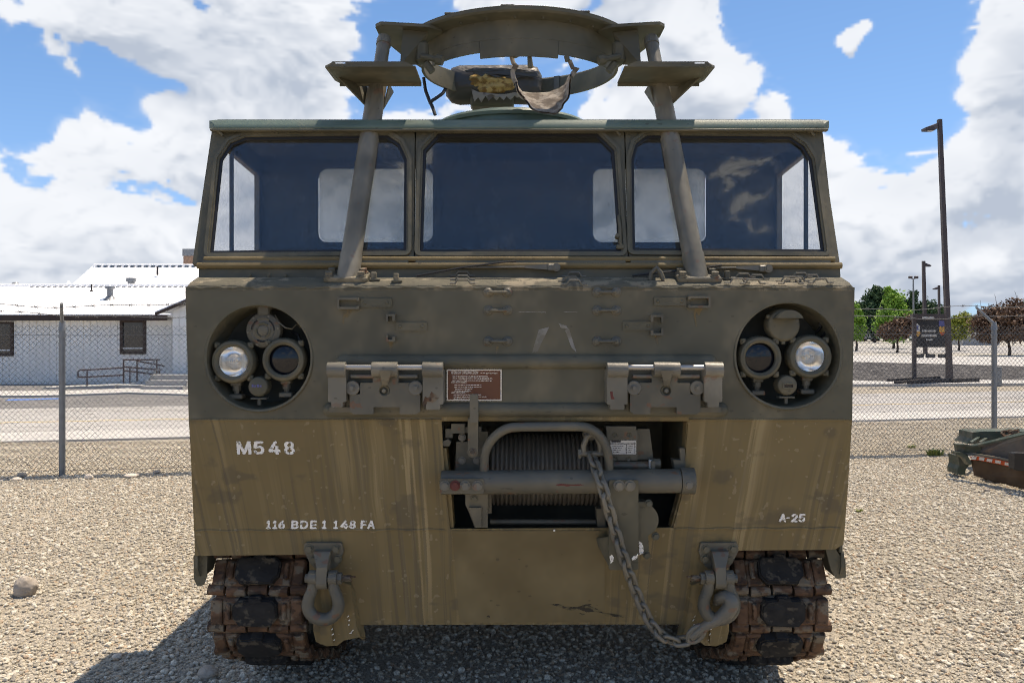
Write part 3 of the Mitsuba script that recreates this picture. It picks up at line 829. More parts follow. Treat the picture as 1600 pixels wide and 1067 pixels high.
for i, (px, m, lab) in enumerate(((1341, 'car_red', 'red car parked at the left end of the far row beside the truck edge'), (1358, 'car_grey', 'grey car parked far away, second from the truck edge'), (1378, 'car_white', 'white car parked far away under the bright green tree'), (1398, 'car_dark', 'dark car parked far away behind the purple tree trunk'), (1419, 'car_white', 'white car parked far away, last before the left sign post'), (1541, 'car_dark', 'dark car parked far away left of the wide purple tree trunk'), (1560, 'car_grey', 'grey car parked far away just left of the wide purple tree trunk'), (1592, 'car_dark', 'dark car parked far away at the right edge of the view'))):
    car(lab, px, 116 + .6 * i, m)

# ------------------------------------------------------------------ the tracked cargo carrier
V = thing('tracked_carrier', 'olive drab tracked army cargo carrier with a gun ring above its cab, facing the camera', 'military vehicle')
XC, HW = .031, 1.336                      # centre line and half width


def bolt(c, r, h, d=(0, -1, 0), n=6):
    c = np.asarray(c, float); d = np.asarray(d, float)
    return cat(cyl(c, c + d * h * .35, r * 1.45, n=14), cyl(c + d * h * .35, c + d * h, r, n=n))


# upper front plate with two round openings
LAMPS = ((404.5, 558.5, 82), (1231, 555, 82))
up = Polygon([(289.5, 449), (1335.5, 449), (1333, 560), (1331.5, 655.5), (296, 655.5), (293, 560)])
for lx_, ly, lr in LAMPS:
    up = up.difference(Point(lx_, ly).buffer(lr, 24))
add(V, 'front_plate', pxplate(up, 0, .012), 'paint', False)
# lower front plate with the winch opening
winch = Polygon([(690, 656), (1076, 656), (1072, 700), (1068, 765), (1052, 824), (703, 826), (697, 771), (692, 700)])
low = Polygon([(296, 655.8), (1331.5, 655.8), (1325, 760), (1318, 850), (1305, 858), (1140, 860), (1132, 975), (1060, 975), (490, 976), (482, 866), (305, 868), (300, 760)])
add(V, 'lower_front_plate', pxplate(low.difference(winch), 0, .014), 'muddy_paint', False)
for a, c, dy in ((306, 700, 0), (1054, 1314, 0)):
    pts = [FP(x, 827 + .8 * math.sin(x * .11) - (x - 800) * .004, .0) for x in np.arange(a, c, 6)]
    add(V, 'weld_seam', tube(pts, .005 + .0012 * np.sin(np.arange(len(pts)) * 1.9), 8), 'muddy_paint')
add(V, 'weld_seam', tube([FP(x, 656, 0) for x in np.arange(298, 1331, 14)], .005, 8), 'muddy_paint')
add(V, 'doubler_plate', pxplate([(706, 829), (945, 829), (945, 972), (718, 972)], .004, .006), 'muddy_smooth', False)
# recess of each lamp cluster
for lx_, ly, lr in LAMPS:
    c = FP(lx_, ly, 0); R = lr / F * c[1]
    add(V, 'lamp_recess', lathe(c, [(R + .001, .002), (R - .002, .012), (R - .006, .09), (R - .02, .18), (R - .06, .27), (.0, .28)], 48), 'paint', 40)
    add(V, 'recess_rim', lathe(c, [(R + .010, .001), (R + .006, -.006), (R - .002, -.004), (R - .004, .014)], 56), 'paint', 50)


def headlamp(px, py, glass):
    c = FP(px, py, -.03)
    o = add(V, 'headlamp', lathe(c, [(.060, .0), (.062, -.012), (.072, -.020), (.082, -.016), (.088, -.004), (.088, .022), (.080, .030), (.078, .08), (.05, .115), (0, .118)], 36), 'paint', 35)
    for k in range(4):
        g = math.radians(45 + 90 * k)
        e = c + np.array([math.cos(g) * .094, .002, math.sin(g) * .094])
        add(o, 'lug', cat(box(e[0] - .012, e[0] + .012, e[1] - .006, e[1] + .016, e[2] - .012, e[2] + .012, .004), bolt(e + [0, -.006, 0], .0042, .006)), 'paint')
    if glass == 'clear':
        add(o, 'reflector', lathe(c, [(.0605, .004), (.050, .03), (.03, .045), (.008, .05), (0, .05)], 30), 'reflector', True)
        add(o, 'bulb', cat(cyl(c + [0, .05, 0], c + [0, .012, 0], .010, .008, n=12), cyl(c + [-.02, .02, 0], c + [.02, .02, 0], .003, n=6)), 'bare_steel')
        flutes = []
        for i in range(13):
            x = -.052 + i * .00866
            hh = math.sqrt(max(.0, .0575 ** 2 - x * x))
            flutes.append(cyl(c + [x, .0005, -hh], c + [x, .0005, hh], .0024, n=6))
        add(o, 'lens', lathe(c, [(.0605, .004), (.045, -.005), (.02, -.009), (0, -.010)], 30), 'lens_glass', True)
        add(o, 'flutes', cat(flutes), 'lens_glass', False)
    else:
        add(o, 'lens', lathe(c, [(.0605, .006), (.045, .001), (.02, -.002), (0, -.002)], 30), 'black_glass', True)
    m = c + [0, .02, -.088]
    add(o, 'mount', cat(box(m[0] - .022, m[0] + .022, m[1], m[1] + .04, m[2] - .012, m[2] + .01, .004), cyl(m + [0, .02, -.012], m + [0, .02, -.032], .017, n=14),
                        cyl(m + [0, .02, -.032], m + [0, .02, -.046], .011, n=6), box(m[0] - .028, m[0] + .028, m[1] - .004, m[1] + .05, m[2] - .066, m[2] - .046, .006)), 'paint_chipped')


for px, py, g in ((365, 565, 'clear'), (444, 562, 'black'), (1187, 559, 'black'), (1265, 557, 'clear')):
    headlamp(px, py, g)
# horn with its slotted face (left), hooded marker lamp (right)
c = FP(411, 516, -.05)
hn = add(V, 'horn', lathe(c, [(0, -.004), (.018, -.004), (.024, .0), (.032, -.002), (.043, .001), (.050, -.003), (.058, .0), (.069, .004), (.073, .014), (.072, .035), (.05, .06), (0, .06)], 40), 'paint_chipped', 35)
for k in range(3):
    g0 = math.radians(90 + 120 * k - 42)
    pts = [c + [math.cos(g0 + t) * .0285, -.004, math.sin(g0 + t) * .0285] for t in np.linspace(0, 1.45, 12)]
    add(hn, 'slot', tube(pts, .0042, 6), 'paint')
for k in range(3):
    g0 = math.radians(30 + 120 * k - 30)
    add(hn, 'slot', tube([c + [math.cos(g0 + t) * .046, -.0015, math.sin(g0 + t) * .046] for t in np.linspace(0, 1.0, 12)], .0035, 6), 'black_rubber')  # solid black strips, coloured for the shade inside open slots
for k in range(6):
    g = math.radians(60 * k + 8)
    add(hn, 'screw', bolt(c + [math.cos(g) * .062, .001, math.sin(g) * .062], .0035, .005), 'steel')
add(V, 'horn_bracket', cat(box(c[0] - .024, c[0] + .026, c[1] - .002, c[1] + .04, c[2] + .06, c[2] + .105, .006), box(c[0] - .03, c[0] + .032, c[1] + .006, c[1] + .05, c[2] + .085, c[2] + .12, .006)), 'paint_chipped')
add(V, 'horn_wire', tube([FP(430, 492, -.06), FP(436, 504, -.03), FP(446, 512, -.025), FP(456, 514, -.04), FP(464, 506, -.07), FP(470, 512, -.1)], .003, 6), 'paint_chipped')
c = FP(1225, 508, -.03)
mk = add(V, 'marker_lamp', lathe(c, [(0, -.006), (.055, -.006), (.062, -.002), (.067, .008), (.068, .05), (.055, .08), (0, .085)], 36), 'paint', 35)
hood = lathe(c, [(.050, -.006), (.058, -.075), (.060, -.075), (.0535, -.004)], 16, a0=math.radians(28), a1=math.radians(152))
add(mk, 'hood', hood, 'paint', 40)
hs = Polygon([(math.cos(a) * .059, math.sin(a) * .059) for a in np.linspace(math.radians(28), math.radians(152), 14)])
add(mk, 'hood', extrude(hs, mtx(c + [0, -.078, 0], [1, 0, 0], [0, 0, 1], [0, 1, 0]), .004), 'paint', False)
for k in range(3):
    g = math.radians(150 + 120 * k)
    add(mk, 'lug', box(c[0] + math.cos(g) * .07 - .008, c[0] + math.cos(g) * .07 + .008, c[1] + .005, c[1] + .02, c[2] + math.sin(g) * .07 - .008, c[2] + math.sin(g) * .07 + .008, .003), 'paint')
for px, py, kind in ((403.5, 604, 0), (1230, 602, 1)):
    c = FP(px, py, -.02)
    o = add(V, 'small_marker_lamp', lathe(c, [(0, -.012), (.030, -.010), (.038, -.004), (.041, .008), (.041, .05), (.02, .07), (0, .07)], 30), 'paint', 35)
    if kind == 0:
        r_ = np.random.default_rng(5)
        ms = [box(c[0] - .022 + i * .0105, c[0] - .022 + i * .0105 + .007, c[1] - .0135, c[1] - .012, c[2] - .001, c[2] + .010 - .003 * (i % 2)) for i in range(4)]
        add(o, 'print', cat(ms), 'violet_blue', False)
    else:
        fr = front_prism(sbox(c[0] - .022, c[2] - .012, c[0] + .024, c[2] + .010).difference(sbox(c[0] - .017, c[2] - .007, c[0] + .019, c[2] + .005)), c[1] - .016, c[1] - .008)
        add(o, 'slit', cat(fr), 'paint', False)
        add(o, 'pane', box(c[0] - .017, c[0] + .019, c[1] - .0125, c[1] - .010, c[2] - .007, c[2] + .005), 'black_glass', False)
    add(o, 'foot', cat(box(c[0] - .032, c[0] + .032, c[1], c[1] + .04, c[2] - .052, c[2] - .045, .002), cyl(c + [0, .015, -.05], c + [0, .015, -.075], .008, n=8)), 'paint_chipped')
for px, py in ((1283, 528), (1292, 540), (1275, 520), (462, 545)):
    add(V, 'wiring', tube([FP(px, py, -.12), FP(px + 8, py - 10, -.09), FP(px + 4, py - 22, -.1), FP(px - 6, py - 26, -.13)], .006, 6), 'black_rubber')

# deck in front of the cab, hull sides, floor, cargo body
ZC, YCAB, ZCT, YCT = 1.956, 3.43, 2.560, 3.625
deck = [(3.299, 1.848), (3.304, 1.864), (3.316, 1.875), (3.40, 1.902), (3.40, 1.80), (3.312, 1.80)]
dm = side_prism(deck, XC - HW + .012, XC + HW - .012)
add(V, 'deck', dm, 'dusty_deck', 25)
for s in (-1, 1):
    e = [[XC + s * (HW - .013), y, z] for y, z in deck]
    rnd = cat(*[box(XC + s * (HW - .012), XC + s * HW, 3.303 + .0, 3.40, 1.80, 1.856, .004)])
    add(V, 'deck_end', trimesh.convex.convex_hull(np.vstack([np.array(e), [[XC + s * (HW + .001), 3.306, 1.80], [XC + s * (HW + .001), 3.306, 1.853], [XC + s * (HW - .004), 3.40, 1.895], [XC + s * (HW + .001), 3.40, 1.80]]])), 'dusty_deck', False)
wob = np.arange(XC - HW + .01, XC + HW - .01, .012)
add(V, 'weld_seam', tube([[x, 3.302 + .0015 * math.sin(x * 91), 1.855 + .0025 * math.sin(x * 57) + .0015 * math.sin(x * 143)] for x in wob], .0055, 8), 'dusty_deck')
add(V, 'cowl_plate', side_prism([(3.402, 1.80), (YCAB - .004, ZC - .002), (YCAB + .02, ZC - .002), (3.44, 1.80)], XC - HW + .008, XC + HW - .008), 'paint', False)
side = [(3.32, 1.80), (3.41, .79), (3.42, .77), (9.2, .77), (9.2, 1.95), (4.78, 1.95), (4.75, 1.80)]
for s in (-1, 1):
    x = XC + s * HW
    add(V, 'hull_side', side_prism([(3.305, 1.845), (3.335, Z_KINK), (3.42, .765), (9.2, .765), (9.2, 1.95), (4.26, 1.95), (4.25, 1.85), (3.40, 1.87)], min(x, x - s * .012), max(x, x - s * .012)), 'paint', False)
hx = .87
add(V, 'hull_bottom', cat(box(XC - hx, XC + hx, 3.47, 9.1, .455, .48), box(XC - hx - .012, XC - hx, 3.47, 9.1, .455, 1.0), box(XC + hx, XC + hx + .012, 3.47, 9.1, .455, 1.0), box(XC - HW, XC - hx - .013, 3.44, 9.2, .77, .782), box(XC + hx + .013, XC + HW, 3.44, 9.2, .77, .782)), 'paint', False)
add(V, 'bulkhead', cat(box(XC - HW + .02, XC + HW - .02, 3.95, 3.96, .49, 1.30), box(XC - HW + .02, XC + HW - .02, 3.42, 4.24, 1.31, 1.32), box(XC - hx, XC + hx, 3.48, 3.95, .482, .49)), 'paint', False)
add(V, 'cargo_floor', box(XC - HW + .013, XC + HW - .013, 4.26, 9.19, 1.2, 1.23), 'paint', False)
add(V, 'tailgate', box(XC - HW, XC + HW, 9.201, 9.23, .78, 1.95), 'paint', False)
add(V, 'engine_cover', box(XC - .62, XC + .62, 4.80, 6.0, 1.231, 1.70, .03), 'paint', False)

# cab
SL = np.array([0, YCT - YCAB, ZCT - ZC]); LL = np.linalg.norm(SL); SL /= LL
NF = np.array([0, -SL[2], SL[1]])           # outward normal of the windscreen plane


def WS(px, py):
    """pixel -> (x, distance up the windscreen plane)"""
    r = np.array([(px - CX) / F, 1, (CY - py) / F]); o = np.array([0, 0, EYE]); q = np.array([0, YCAB, ZC])
    h = o + r * (((q - o) @ NF) / (r @ NF))
    return h[0], (h - q) @ SL


MW = mtx([0, YCAB, ZC], [1, 0, 0], SL, NF)


def wsplate(poly, lift, th):
    M = MW.copy(); M[:3, 3] += NF * (lift - th)
    return extrude(poly, M, th)


def wpoly(px):
    return Polygon([WS(*p) for p in px])


glass = [wpoly([(331, 393), (632, 390), (633, 250), (622, 226), (604, 214), (384, 217), (362, 226), (346, 250)]),
         wpoly([(659, 391), (968, 391), (957, 236), (932, 211), (686, 211), (664, 236)]),
         wpoly([(991, 389), (1285, 391), (1266, 250), (1254, 230), (1234, 216), (1013, 214), (996, 226), (989, 250)])]
pan = [wpoly([(300.5, 412), (646.5, 412), (648, 203), (331, 204)]), wpoly([(648.5, 412), (981, 412), (975, 203), (650, 203)]), wpoly([(983.5, 412), (1312.5, 414), (1281, 204), (977, 203)])]
for i in range(3):
    g = glass[i]
    p_ = add(V, 'windscreen_panel', wsplate(pan[i].difference(g.buffer(.020, 4)), 0, .03), 'paint', False)
    out, inn = g.buffer(.030, 6), g.buffer(.006, 4)
    add(p_, 'frame', cat(wsplate(out.difference(g.buffer(.016, 4)), .012, .014), wsplate(g.buffer(.018, 4).difference(g.buffer(.008, 4)), .006, .016), wsplate(g.buffer(.024, 4).difference(inn), -.010, .016)), 'paint', False)
    add(p_, 'seal', wsplate(g.buffer(.010, 4).difference(g.buffer(-.004, 4)), -.002, .008), 'black_rubber', False)
    a, th = np.array(g.buffer(.008).exterior.coords), 0
    sheet_ = extrude(g.buffer(.007, 4), mtx(MW[:3, 3] - NF * .014, [1, 0, 0], SL, NF), .001)
    one = sheet_.copy(); one.update_faces(one.face_normals @ NF > .5)
    add(p_, 'pane', one, 'window_glass', False)
    x0, _, x1, _ = g.bounds
    add(p_, 'sill_bar', wsplate(sbox(x0 - .02, -.0, x1 + .02, .012), .020, .022), 'paint', False)
bar0 = np.array([XC - HW + .03, YCAB, ZC]) + NF * .012 + SL * .020
add(V, 'lower_rail', cat(cyl(bar0, bar0 + [2 * HW - .06, 0, 0], .011, n=12)), 'muddy_smooth')
bar0 = np.array([XC - HW + .004, YCAB, ZC]) + NF * .010 - SL * .008
add(V, 'lower_rail', cyl(bar0, bar0 + [2 * HW - .008, 0, 0], .013, n=12), 'muddy_smooth')
for px, py in ((343, 208), (960, 207), (1262, 208)):
    x, t = WS(px, py)
    q0 = MW[:3, 3] + np.array([x, 0, 0]) + SL * t + NF * .004
    add(V, 'latch', cat(cyl(q0, q0 + NF * .02, .008, n=8), tube([q0 + NF * .018 + [-.018, 0, .012], q0 + NF * .022, q0 + NF * .016 + [.022, 0, -.022]], .006, 6)), 'paint')
x, t = WS(968, 372); q0 = MW[:3, 3] + np.array([x, 0, 0]) + SL * t + NF * .004
add(V, 'latch', cat(tube([q0 + SL * .1, q0 + SL * .03 + NF * .02, q0 - SL * .03 + NF * .01, q0 - SL * .05 + [.02, 0, 0]], .007, 6), box(q0[0] - .015, q0[0] + .02, q0[1] - .025, q0[1] + .005, q0[2] - .05, q0[2] - .03, .004), cyl(q0 + [-.012, 0, 0], q0 + NF * .025 + [-.012, 0, 0], .009, n=8)), 'paint')
YR1 = 4.24
yz_side = Polygon([(YCAB + .004, ZC - .1), (YCT + .008, ZCT + .02), (YR1, ZCT + .02), (YR1, 1.80), (YCAB - .02, 1.80)])
yz_win = Polygon([(3.585, 2.03), (4.05, 2.03), (4.05, 2.44), (3.99, 2.50), (3.70, 2.50), (3.575, 2.10)])
lean_y = lambda z: 3.43 + .022 + (z - ZC) * .323
yz_win = Polygon([(lean_y(2.0), 2.0), (4.17, 2.0), (4.17, 2.46), (lean_y(2.49) + .05, 2.50), (lean_y(2.44), 2.44)])
for s in (-1, 1):
    x = XC + s * HW
    xa, xb = sorted((x - s * .004, x - s * .03))
    w_ = add(V, 'cab_side', side_prism(yz_side.difference(yz_win), xa, xb), 'paint', False)
    xa, xb = sorted((x - s * .031, x - s * .036))
    add(w_, 'liner', side_prism(yz_side.difference(yz_win.buffer(.012)), xa, xb), 'shaded_cab_inside', False)
    add(w_, 'window_post', box(x - s * .008, x - s * .026, 3.79, 3.80, 2.005, 2.49), 'shaded_cab_inside', False)
    gl = side_prism(yz_win.buffer(-.002), x - s * .017, x - s * .0165)
    gl.update_faces(gl.face_normals[:, 0] * s > .5)
    add(w_, 'pane', gl, 'window_glass', False)
rw = [P(497, 263, 4.20)[[0, 2]], P(678, 380, 4.20)[[0, 2]], P(925, 263, 4.20)[[0, 2]], P(1104, 380, 4.20)[[0, 2]]]
wl = [sbox(rw[0][0], rw[1][1], rw[1][0], rw[0][1]), sbox(rw[2][0], rw[3][1], rw[3][0], rw[2][1])]
wl = [w.buffer(-.05).buffer(.05, 8) for w in wl]
back_p = sbox(XC - HW + .04, 1.325, XC + HW - .04, ZCT + .01)
bw_ = add(V, 'cab_back', front_prism(back_p.difference(unary_union(wl)), 4.20, 4.215), 'shaded_cab_inside', False)
for w in wl:
    add(bw_, 'window_frame', front_prism(w.buffer(.03, 6).difference(w.buffer(-.003, 6)), 4.185, 4.199), 'shaded_cab_inside', False)
    m = front_prism(w.buffer(-.004, 6), 4.206, 4.207)
    m.update_faces(m.face_normals[:, 1] < -.5)
    add(bw_, 'pane', m, 'cloudy_vinyl', False)
add(V, 'cab_ceiling', box(XC - HW + .04, XC + HW - .04, YCT + .04, 4.199, ZCT - .02, ZCT + .0), 'shaded_cab_inside', False)
add(V, 'dashboard', side_prism([(YCAB + .05, 1.33), (YCAB + .05, 1.925), (3.66, 1.90), (3.74, 1.80), (3.74, 1.33)], XC - HW + .04, XC + HW - .04), 'shaded_cab_inside', False)
for x in (-.72, .72):
    add(V, 'seat', cat(box(XC + x - .24, XC + x + .24, 3.86, 4.17, 1.33, 1.55, .04), box(XC + x - .24, XC + x + .24, 4.09, 4.19, 1.55, 1.93, .04)), 'vinyl', False)
sw = np.array([XC - .62, 3.80, 1.93])
add(V, 'steering_wheel', cat(tube([sw + [math.cos(t) * .2, .5 * math.sin(t) * .2, .86 * math.sin(t) * .2 - .12] for t in np.linspace(0, 2 * np.pi, 40)[:-1]], .011, 8, True), cyl(sw - [0, 0, .12], sw + [0, -.1, -.4], .02, n=8)), 'black_rubber')
# roof panel with a rolled front edge
ry0 = YCT - .040
prof = [(ry0 + .004, ZCT - .004), (ry0, ZCT + .004), (ry0 + .003, ZCT + .018), (ry0 + .020, ZCT + .040), (ry0 + .06, ZCT + .052), (4.80, ZCT + .052), (4.80, ZCT - .0)]
inner = [(ry0 + .012, ZCT - .004)]
rm = side_prism(prof, XC - HW + .012, XC + HW - .012)
rf_ = add(V, 'cab_roof', rm, 'green_paint', 30)
for s in (-1, 1):
    e = np.array([[XC + s * (HW - .0125), y, z] for y, z in prof]); e2 = np.array([[XC + s * (HW + .016), ry0 + .02 if y < 4 else y, z * .6 + (ZCT + .015) * .4] for y, z in prof])
    add(rf_, 'end_cap', trimesh.convex.convex_hull(np.vstack([e, e2])), 'green_paint', False)
add(rf_, 'drip_rail', box(XC - HW - .004, XC + HW + .004, ry0 - .006, ry0 + .02, ZCT - .013, ZCT - .005, .003), 'paint', False)
add(V, 'roof_header', wsplate(sbox(XC - HW + .01, LL - .002, XC + HW - .01, LL + .010), -.002, .02), 'paint', False)
hc = [P(800, 180, 4.28)[0], 4.28, ZCT + .053]
hcup = add(V, 'roof_hatch', lathe(hc, [(.40, 0), (.385, .07), (.375, .105), (.33, .135), (.2, .157), (0, .163)], 44, 'z'), 'green_paint', 35)
add(hcup, 'rim', lathe(hc, [(.392, .090), (.397, .105), (.386, .118), (.372, .116)], 44, 'z'), 'green_paint', 50)
# wipers
def wiper(pts_arm, head, blade):
    o = add(V, 'wiper', cat([trimesh.convex.convex_hull(np.vstack([P(*pts_arm[0], 3.395) + [0, d, e] for d in (0, .006) for e in (-.012, .012)] + [P(*pts_arm[1], 3.392) + [0, d, e] for d in (0, .006) for e in (-.005, .005)])), cyl(P(*pts_arm[1], 3.394), P(*pts_arm[2], 3.392), .0045, n=6)]), 'steel', False)
    h0 = P(*head, 3.40)
    add(o, 'spindle', cat(cyl(h0 + [0, .03, 0], h0 + [0, -.018, 0], .017, n=14), cyl(h0 + [0, -.018, 0], h0 + [0, -.024, 0], .010, n=10), box(h0[0] - .035, h0[0] - .004, h0[1] - .014, h0[1] + .008, h0[2] - .014, h0[2] + .014, .004)), 'steel')
    add(o, 'blade', cat(tube([P(*b, 3.388) for b in blade], .0045, 6)), 'black_rubber')


wiper(((858, 417), (820, 417), (722, 418)), (869, 418), ((651, 431), (722, 418), (782, 410), (806, 408)))
wiper(((1192, 419), (1150, 418), (1098, 419)), (1199, 420), ((988, 431), (1060, 423), (1100, 418), (1128, 414)))
# step treads and brackets on the deck


def deck_pt(px, py):
    dn = np.array([0, -.306, .952]); q = np.array([0, 3.316, 1.875])
    r = np.array([(px - CX) / F, 1, (CY - py) / F]); o = np.array([0, 0, EYE])
    return o + r * (((q - o) @ dn) / (r @ dn)), dn


def staple(px, py, w=16):
    c, dn = deck_pt(px, py); w = w / F * 3.35
    pts = [c + [-1.5 * w, 0, 0], c + [-.9 * w, 0, 0], c + [-.55 * w, 0, 0] + dn * .017, c + [.55 * w, 0, 0] + dn * .017, c + [.9 * w, 0, 0], c + [1.5 * w, 0, 0]]
    add(V, 'tread_bar', tube([p + dn * .003 for p in pts], .0042, 6), 'steel')


for px, py in ((723, 432), (723, 438), (723, 444), (897, 433), (892, 440), (897, 445), (1161, 435), (1182, 437), (1176, 444), (1152, 443), (1250, 434), (1245, 440), (1236, 444), (1282, 443), (1268, 437), (1232, 440)):
    staple(px, py, 13)
for px, py, m in ((585, 439, 0), (620, 441, 1), (941, 426, 1), (1137, 437, 1), (1166, 424, 0)):
    c, dn = deck_pt(px, py)
    add(V, 'deck_bracket', cat(box(c[0] - .013, c[0] + .008, c[1] - .01, c[1] + .012, c[2] - .004, c[2] + .036, .003), box(c[0] - .02, c[0] + .022, c[1] - .012, c[1] + .014, c[2] + .0, c[2] + .008, .002)), 'dusty_deck', False)
c, dn = deck_pt(1026, 438)
add(V, 'deck_hook', cat(tube([c + [-.028, 0, 0], c + [-.022, 0, .03], c + [.0, -.005, .05], c + [.014, -.008, .03], c + [.026, -.01, .0]], [.009, .009, .012, .011, .009], 8)), 'paint_chipped')
for px in (390, 420, 446):
    add(V, 'cowl_bolt', bolt(P(px, 430.5, 3.404), .006, .008), 'paint')

# ------------------------------------------------------------------ fittings on the front plate
def tie_loop(px, py):
    c = FP(px, py, 0); w = 15.0 / F * c[1]
    ms = [lathe(c + [s * w, 0, 0], [(.0205, 0), (.0195, -.005), (.0135, -.009), (.011, -.013), (0, -.015)], 20) for s in (-1, 1)]
    ms.append(tube([c + [-w, -.008, 0], c + [-w * .6, -.020, 0], c + [w * .6, -.020, 0], c + [w, -.008, 0]], .0062, 8))
    add(V, 'tie_loop', cat(ms), 'paint_chipped')


for px in (778, 948):
    for py in (456.5, 485, 533):
        tie_loop(px, py)
for x0, y0, x1, y1 in ((564, 466.5, 612, 480), (619, 503.5, 667, 517), (1022, 464.5, 1072, 477.5), (973, 502.5, 1020, 516)):
    o = add(V, 'strap_plate', pxplate(pr(x0, y0, x1, y1), .008, .009), 'paint', False)
    for x in (x0 + 6, x1 - 7):
        add(o, 'rivet', lathe(FP(x, (y0 + y1) / 2, .008), [(.007, 0), (.005, -.004), (0, -.005)], 12), 'paint')


def cup(x0, y0, x1, y1, gap):
    # an angular bracket: outer box wall standing out from the plate, open at one end
    rim = pr(x0, y0, x1, y1).difference(pr(x0 + 3, y0 + 3.5, x1 - 3, y1 - 3.5)).difference(pr(*gap))
    o = add(V, 'strap_bracket', pxplate(rim, .030, .034), 'paint_chipped', False)
    add(o, 'back', pxplate(pr(x0 + 3, y0 + 3.5, x1 - 3, y1 - 3.5), .003, .004), 'paint', False)


cup(526.5, 465, 560, 483, (554, 470, 566, 478))
cup(1076, 462.5, 1110.5, 481, (1070, 468, 1081, 476))
for x0, y0, x1, y1, s in ((603, 490.5, 617, 534, 1), (1017, 492, 1036.5, 524, -1)):
    a = [(x0, y0), (x1, y0), (x1, y0 + 11), (x1 - 4, y0 + 11), (x1 - 4, y0 + 3.5), (x0 + 3, y0 + 3.5), (x0 + 3, y0 + 12), (x0, y0 + 12)]
    e = [(x0, y1), (x1, y1), (x1, y1 - 8), (x1 - 4, y1 - 8), (x1 - 4, y1 - 3.5), (x0 + 3, y1 - 3.5), (x0 + 3, y1 - 11), (x0, y1 - 11)]
    if s < 0:
        a = [(x0 + x1 - p[0], p[1]) for p in a]; e = [(x0 + x1 - p[0], p[1]) for p in e]
    add(V, 'strap_bracket', cat(pxplate(a, .026, .03), pxplate(e, .026, .03)), 'paint_chipped', False)
for q in ([(831, 551), (842, 515), (858, 511), (840, 549)], [(883, 516), (889, 513), (901, 551), (893, 543)], [(809, 486.6), (853, 487.2), (853, 488.4), (812, 487.8)], [(880, 486.6), (902, 487), (902, 488.2), (884, 488)], [(873, 505), (885, 509), (888, 514), (876, 512)]):
    add(V, 'star_mark', pxplate(q, .0012, .001), 'faded_star', False)

# rusty run-down marks under the brackets, scrapes on the lower plate
r_ = np.random.default_rng(44)
for x, y, w, L in ((543, 484, 16, 13), (537, 484, 5, 24), (1092, 482, 12, 11), (1086, 482, 4, 30), (611, 534, 7, 17), (1026, 524, 6, 14), (777, 541, 5, 12), (947, 540, 4, 10), (872, 560, 3, 9)):
    tip = x + r_.uniform(-2, 2)
    add(V, 'run_mark', pxplate([(x - w / 2, y), (x + w / 2, y), (x + w * .3, y + L * .4), (tip + .8, y + L), (tip - .6, y + L * .9), (x - w * .35, y + L * .45)], .0012, .001), 'run_stain', False)
for q in ([(861, 944), (872, 943), (884, 948), (902, 948), (915, 944), (924, 943), (921, 946), (934, 951), (944, 958), (930, 955), (917, 956), (903, 951), (890, 954), (878, 949)], [(944, 958), (962, 960), (975, 964), (958, 963)], [(905, 957), (914, 959), (911, 961)], [(760, 962), (764, 961), (766, 964), (761, 966)]):
    add(V, 'scrape', pxplate(q, .0052 if q[0][0] < 945 else .0012, .001), 'scraped_paint', False)
add(V, 'paint_spot', pxplate(Point(866, 828.5).buffer(1.6), .0062, .001), 'white_paint', False)

# two half round beads across the plate and the raised band between them
for py, x0, x1 in ((565, 536, 1108), (640, 516, 1126)):
    c0, c1 = FP(x0, py, 0), FP(x1, py, 0)
    r = 11.5 / F * c0[1]
    add(V, 'bead', cat(cyl(c0, c1, r, n=24), *[trimesh.creation.icosphere(subdivisions=2, radius=r).apply_translation(c) for c in (c0, c1)]), 'paint', 30)
add(V, 'front_band', pxplate(pr(640, 574, 952, 631), .004, .006), 'paint', False)
add(V, 'opening_lip', pxplate(pr(690, 651, 1076, 656.5), .010, .02), 'muddy_paint', False)


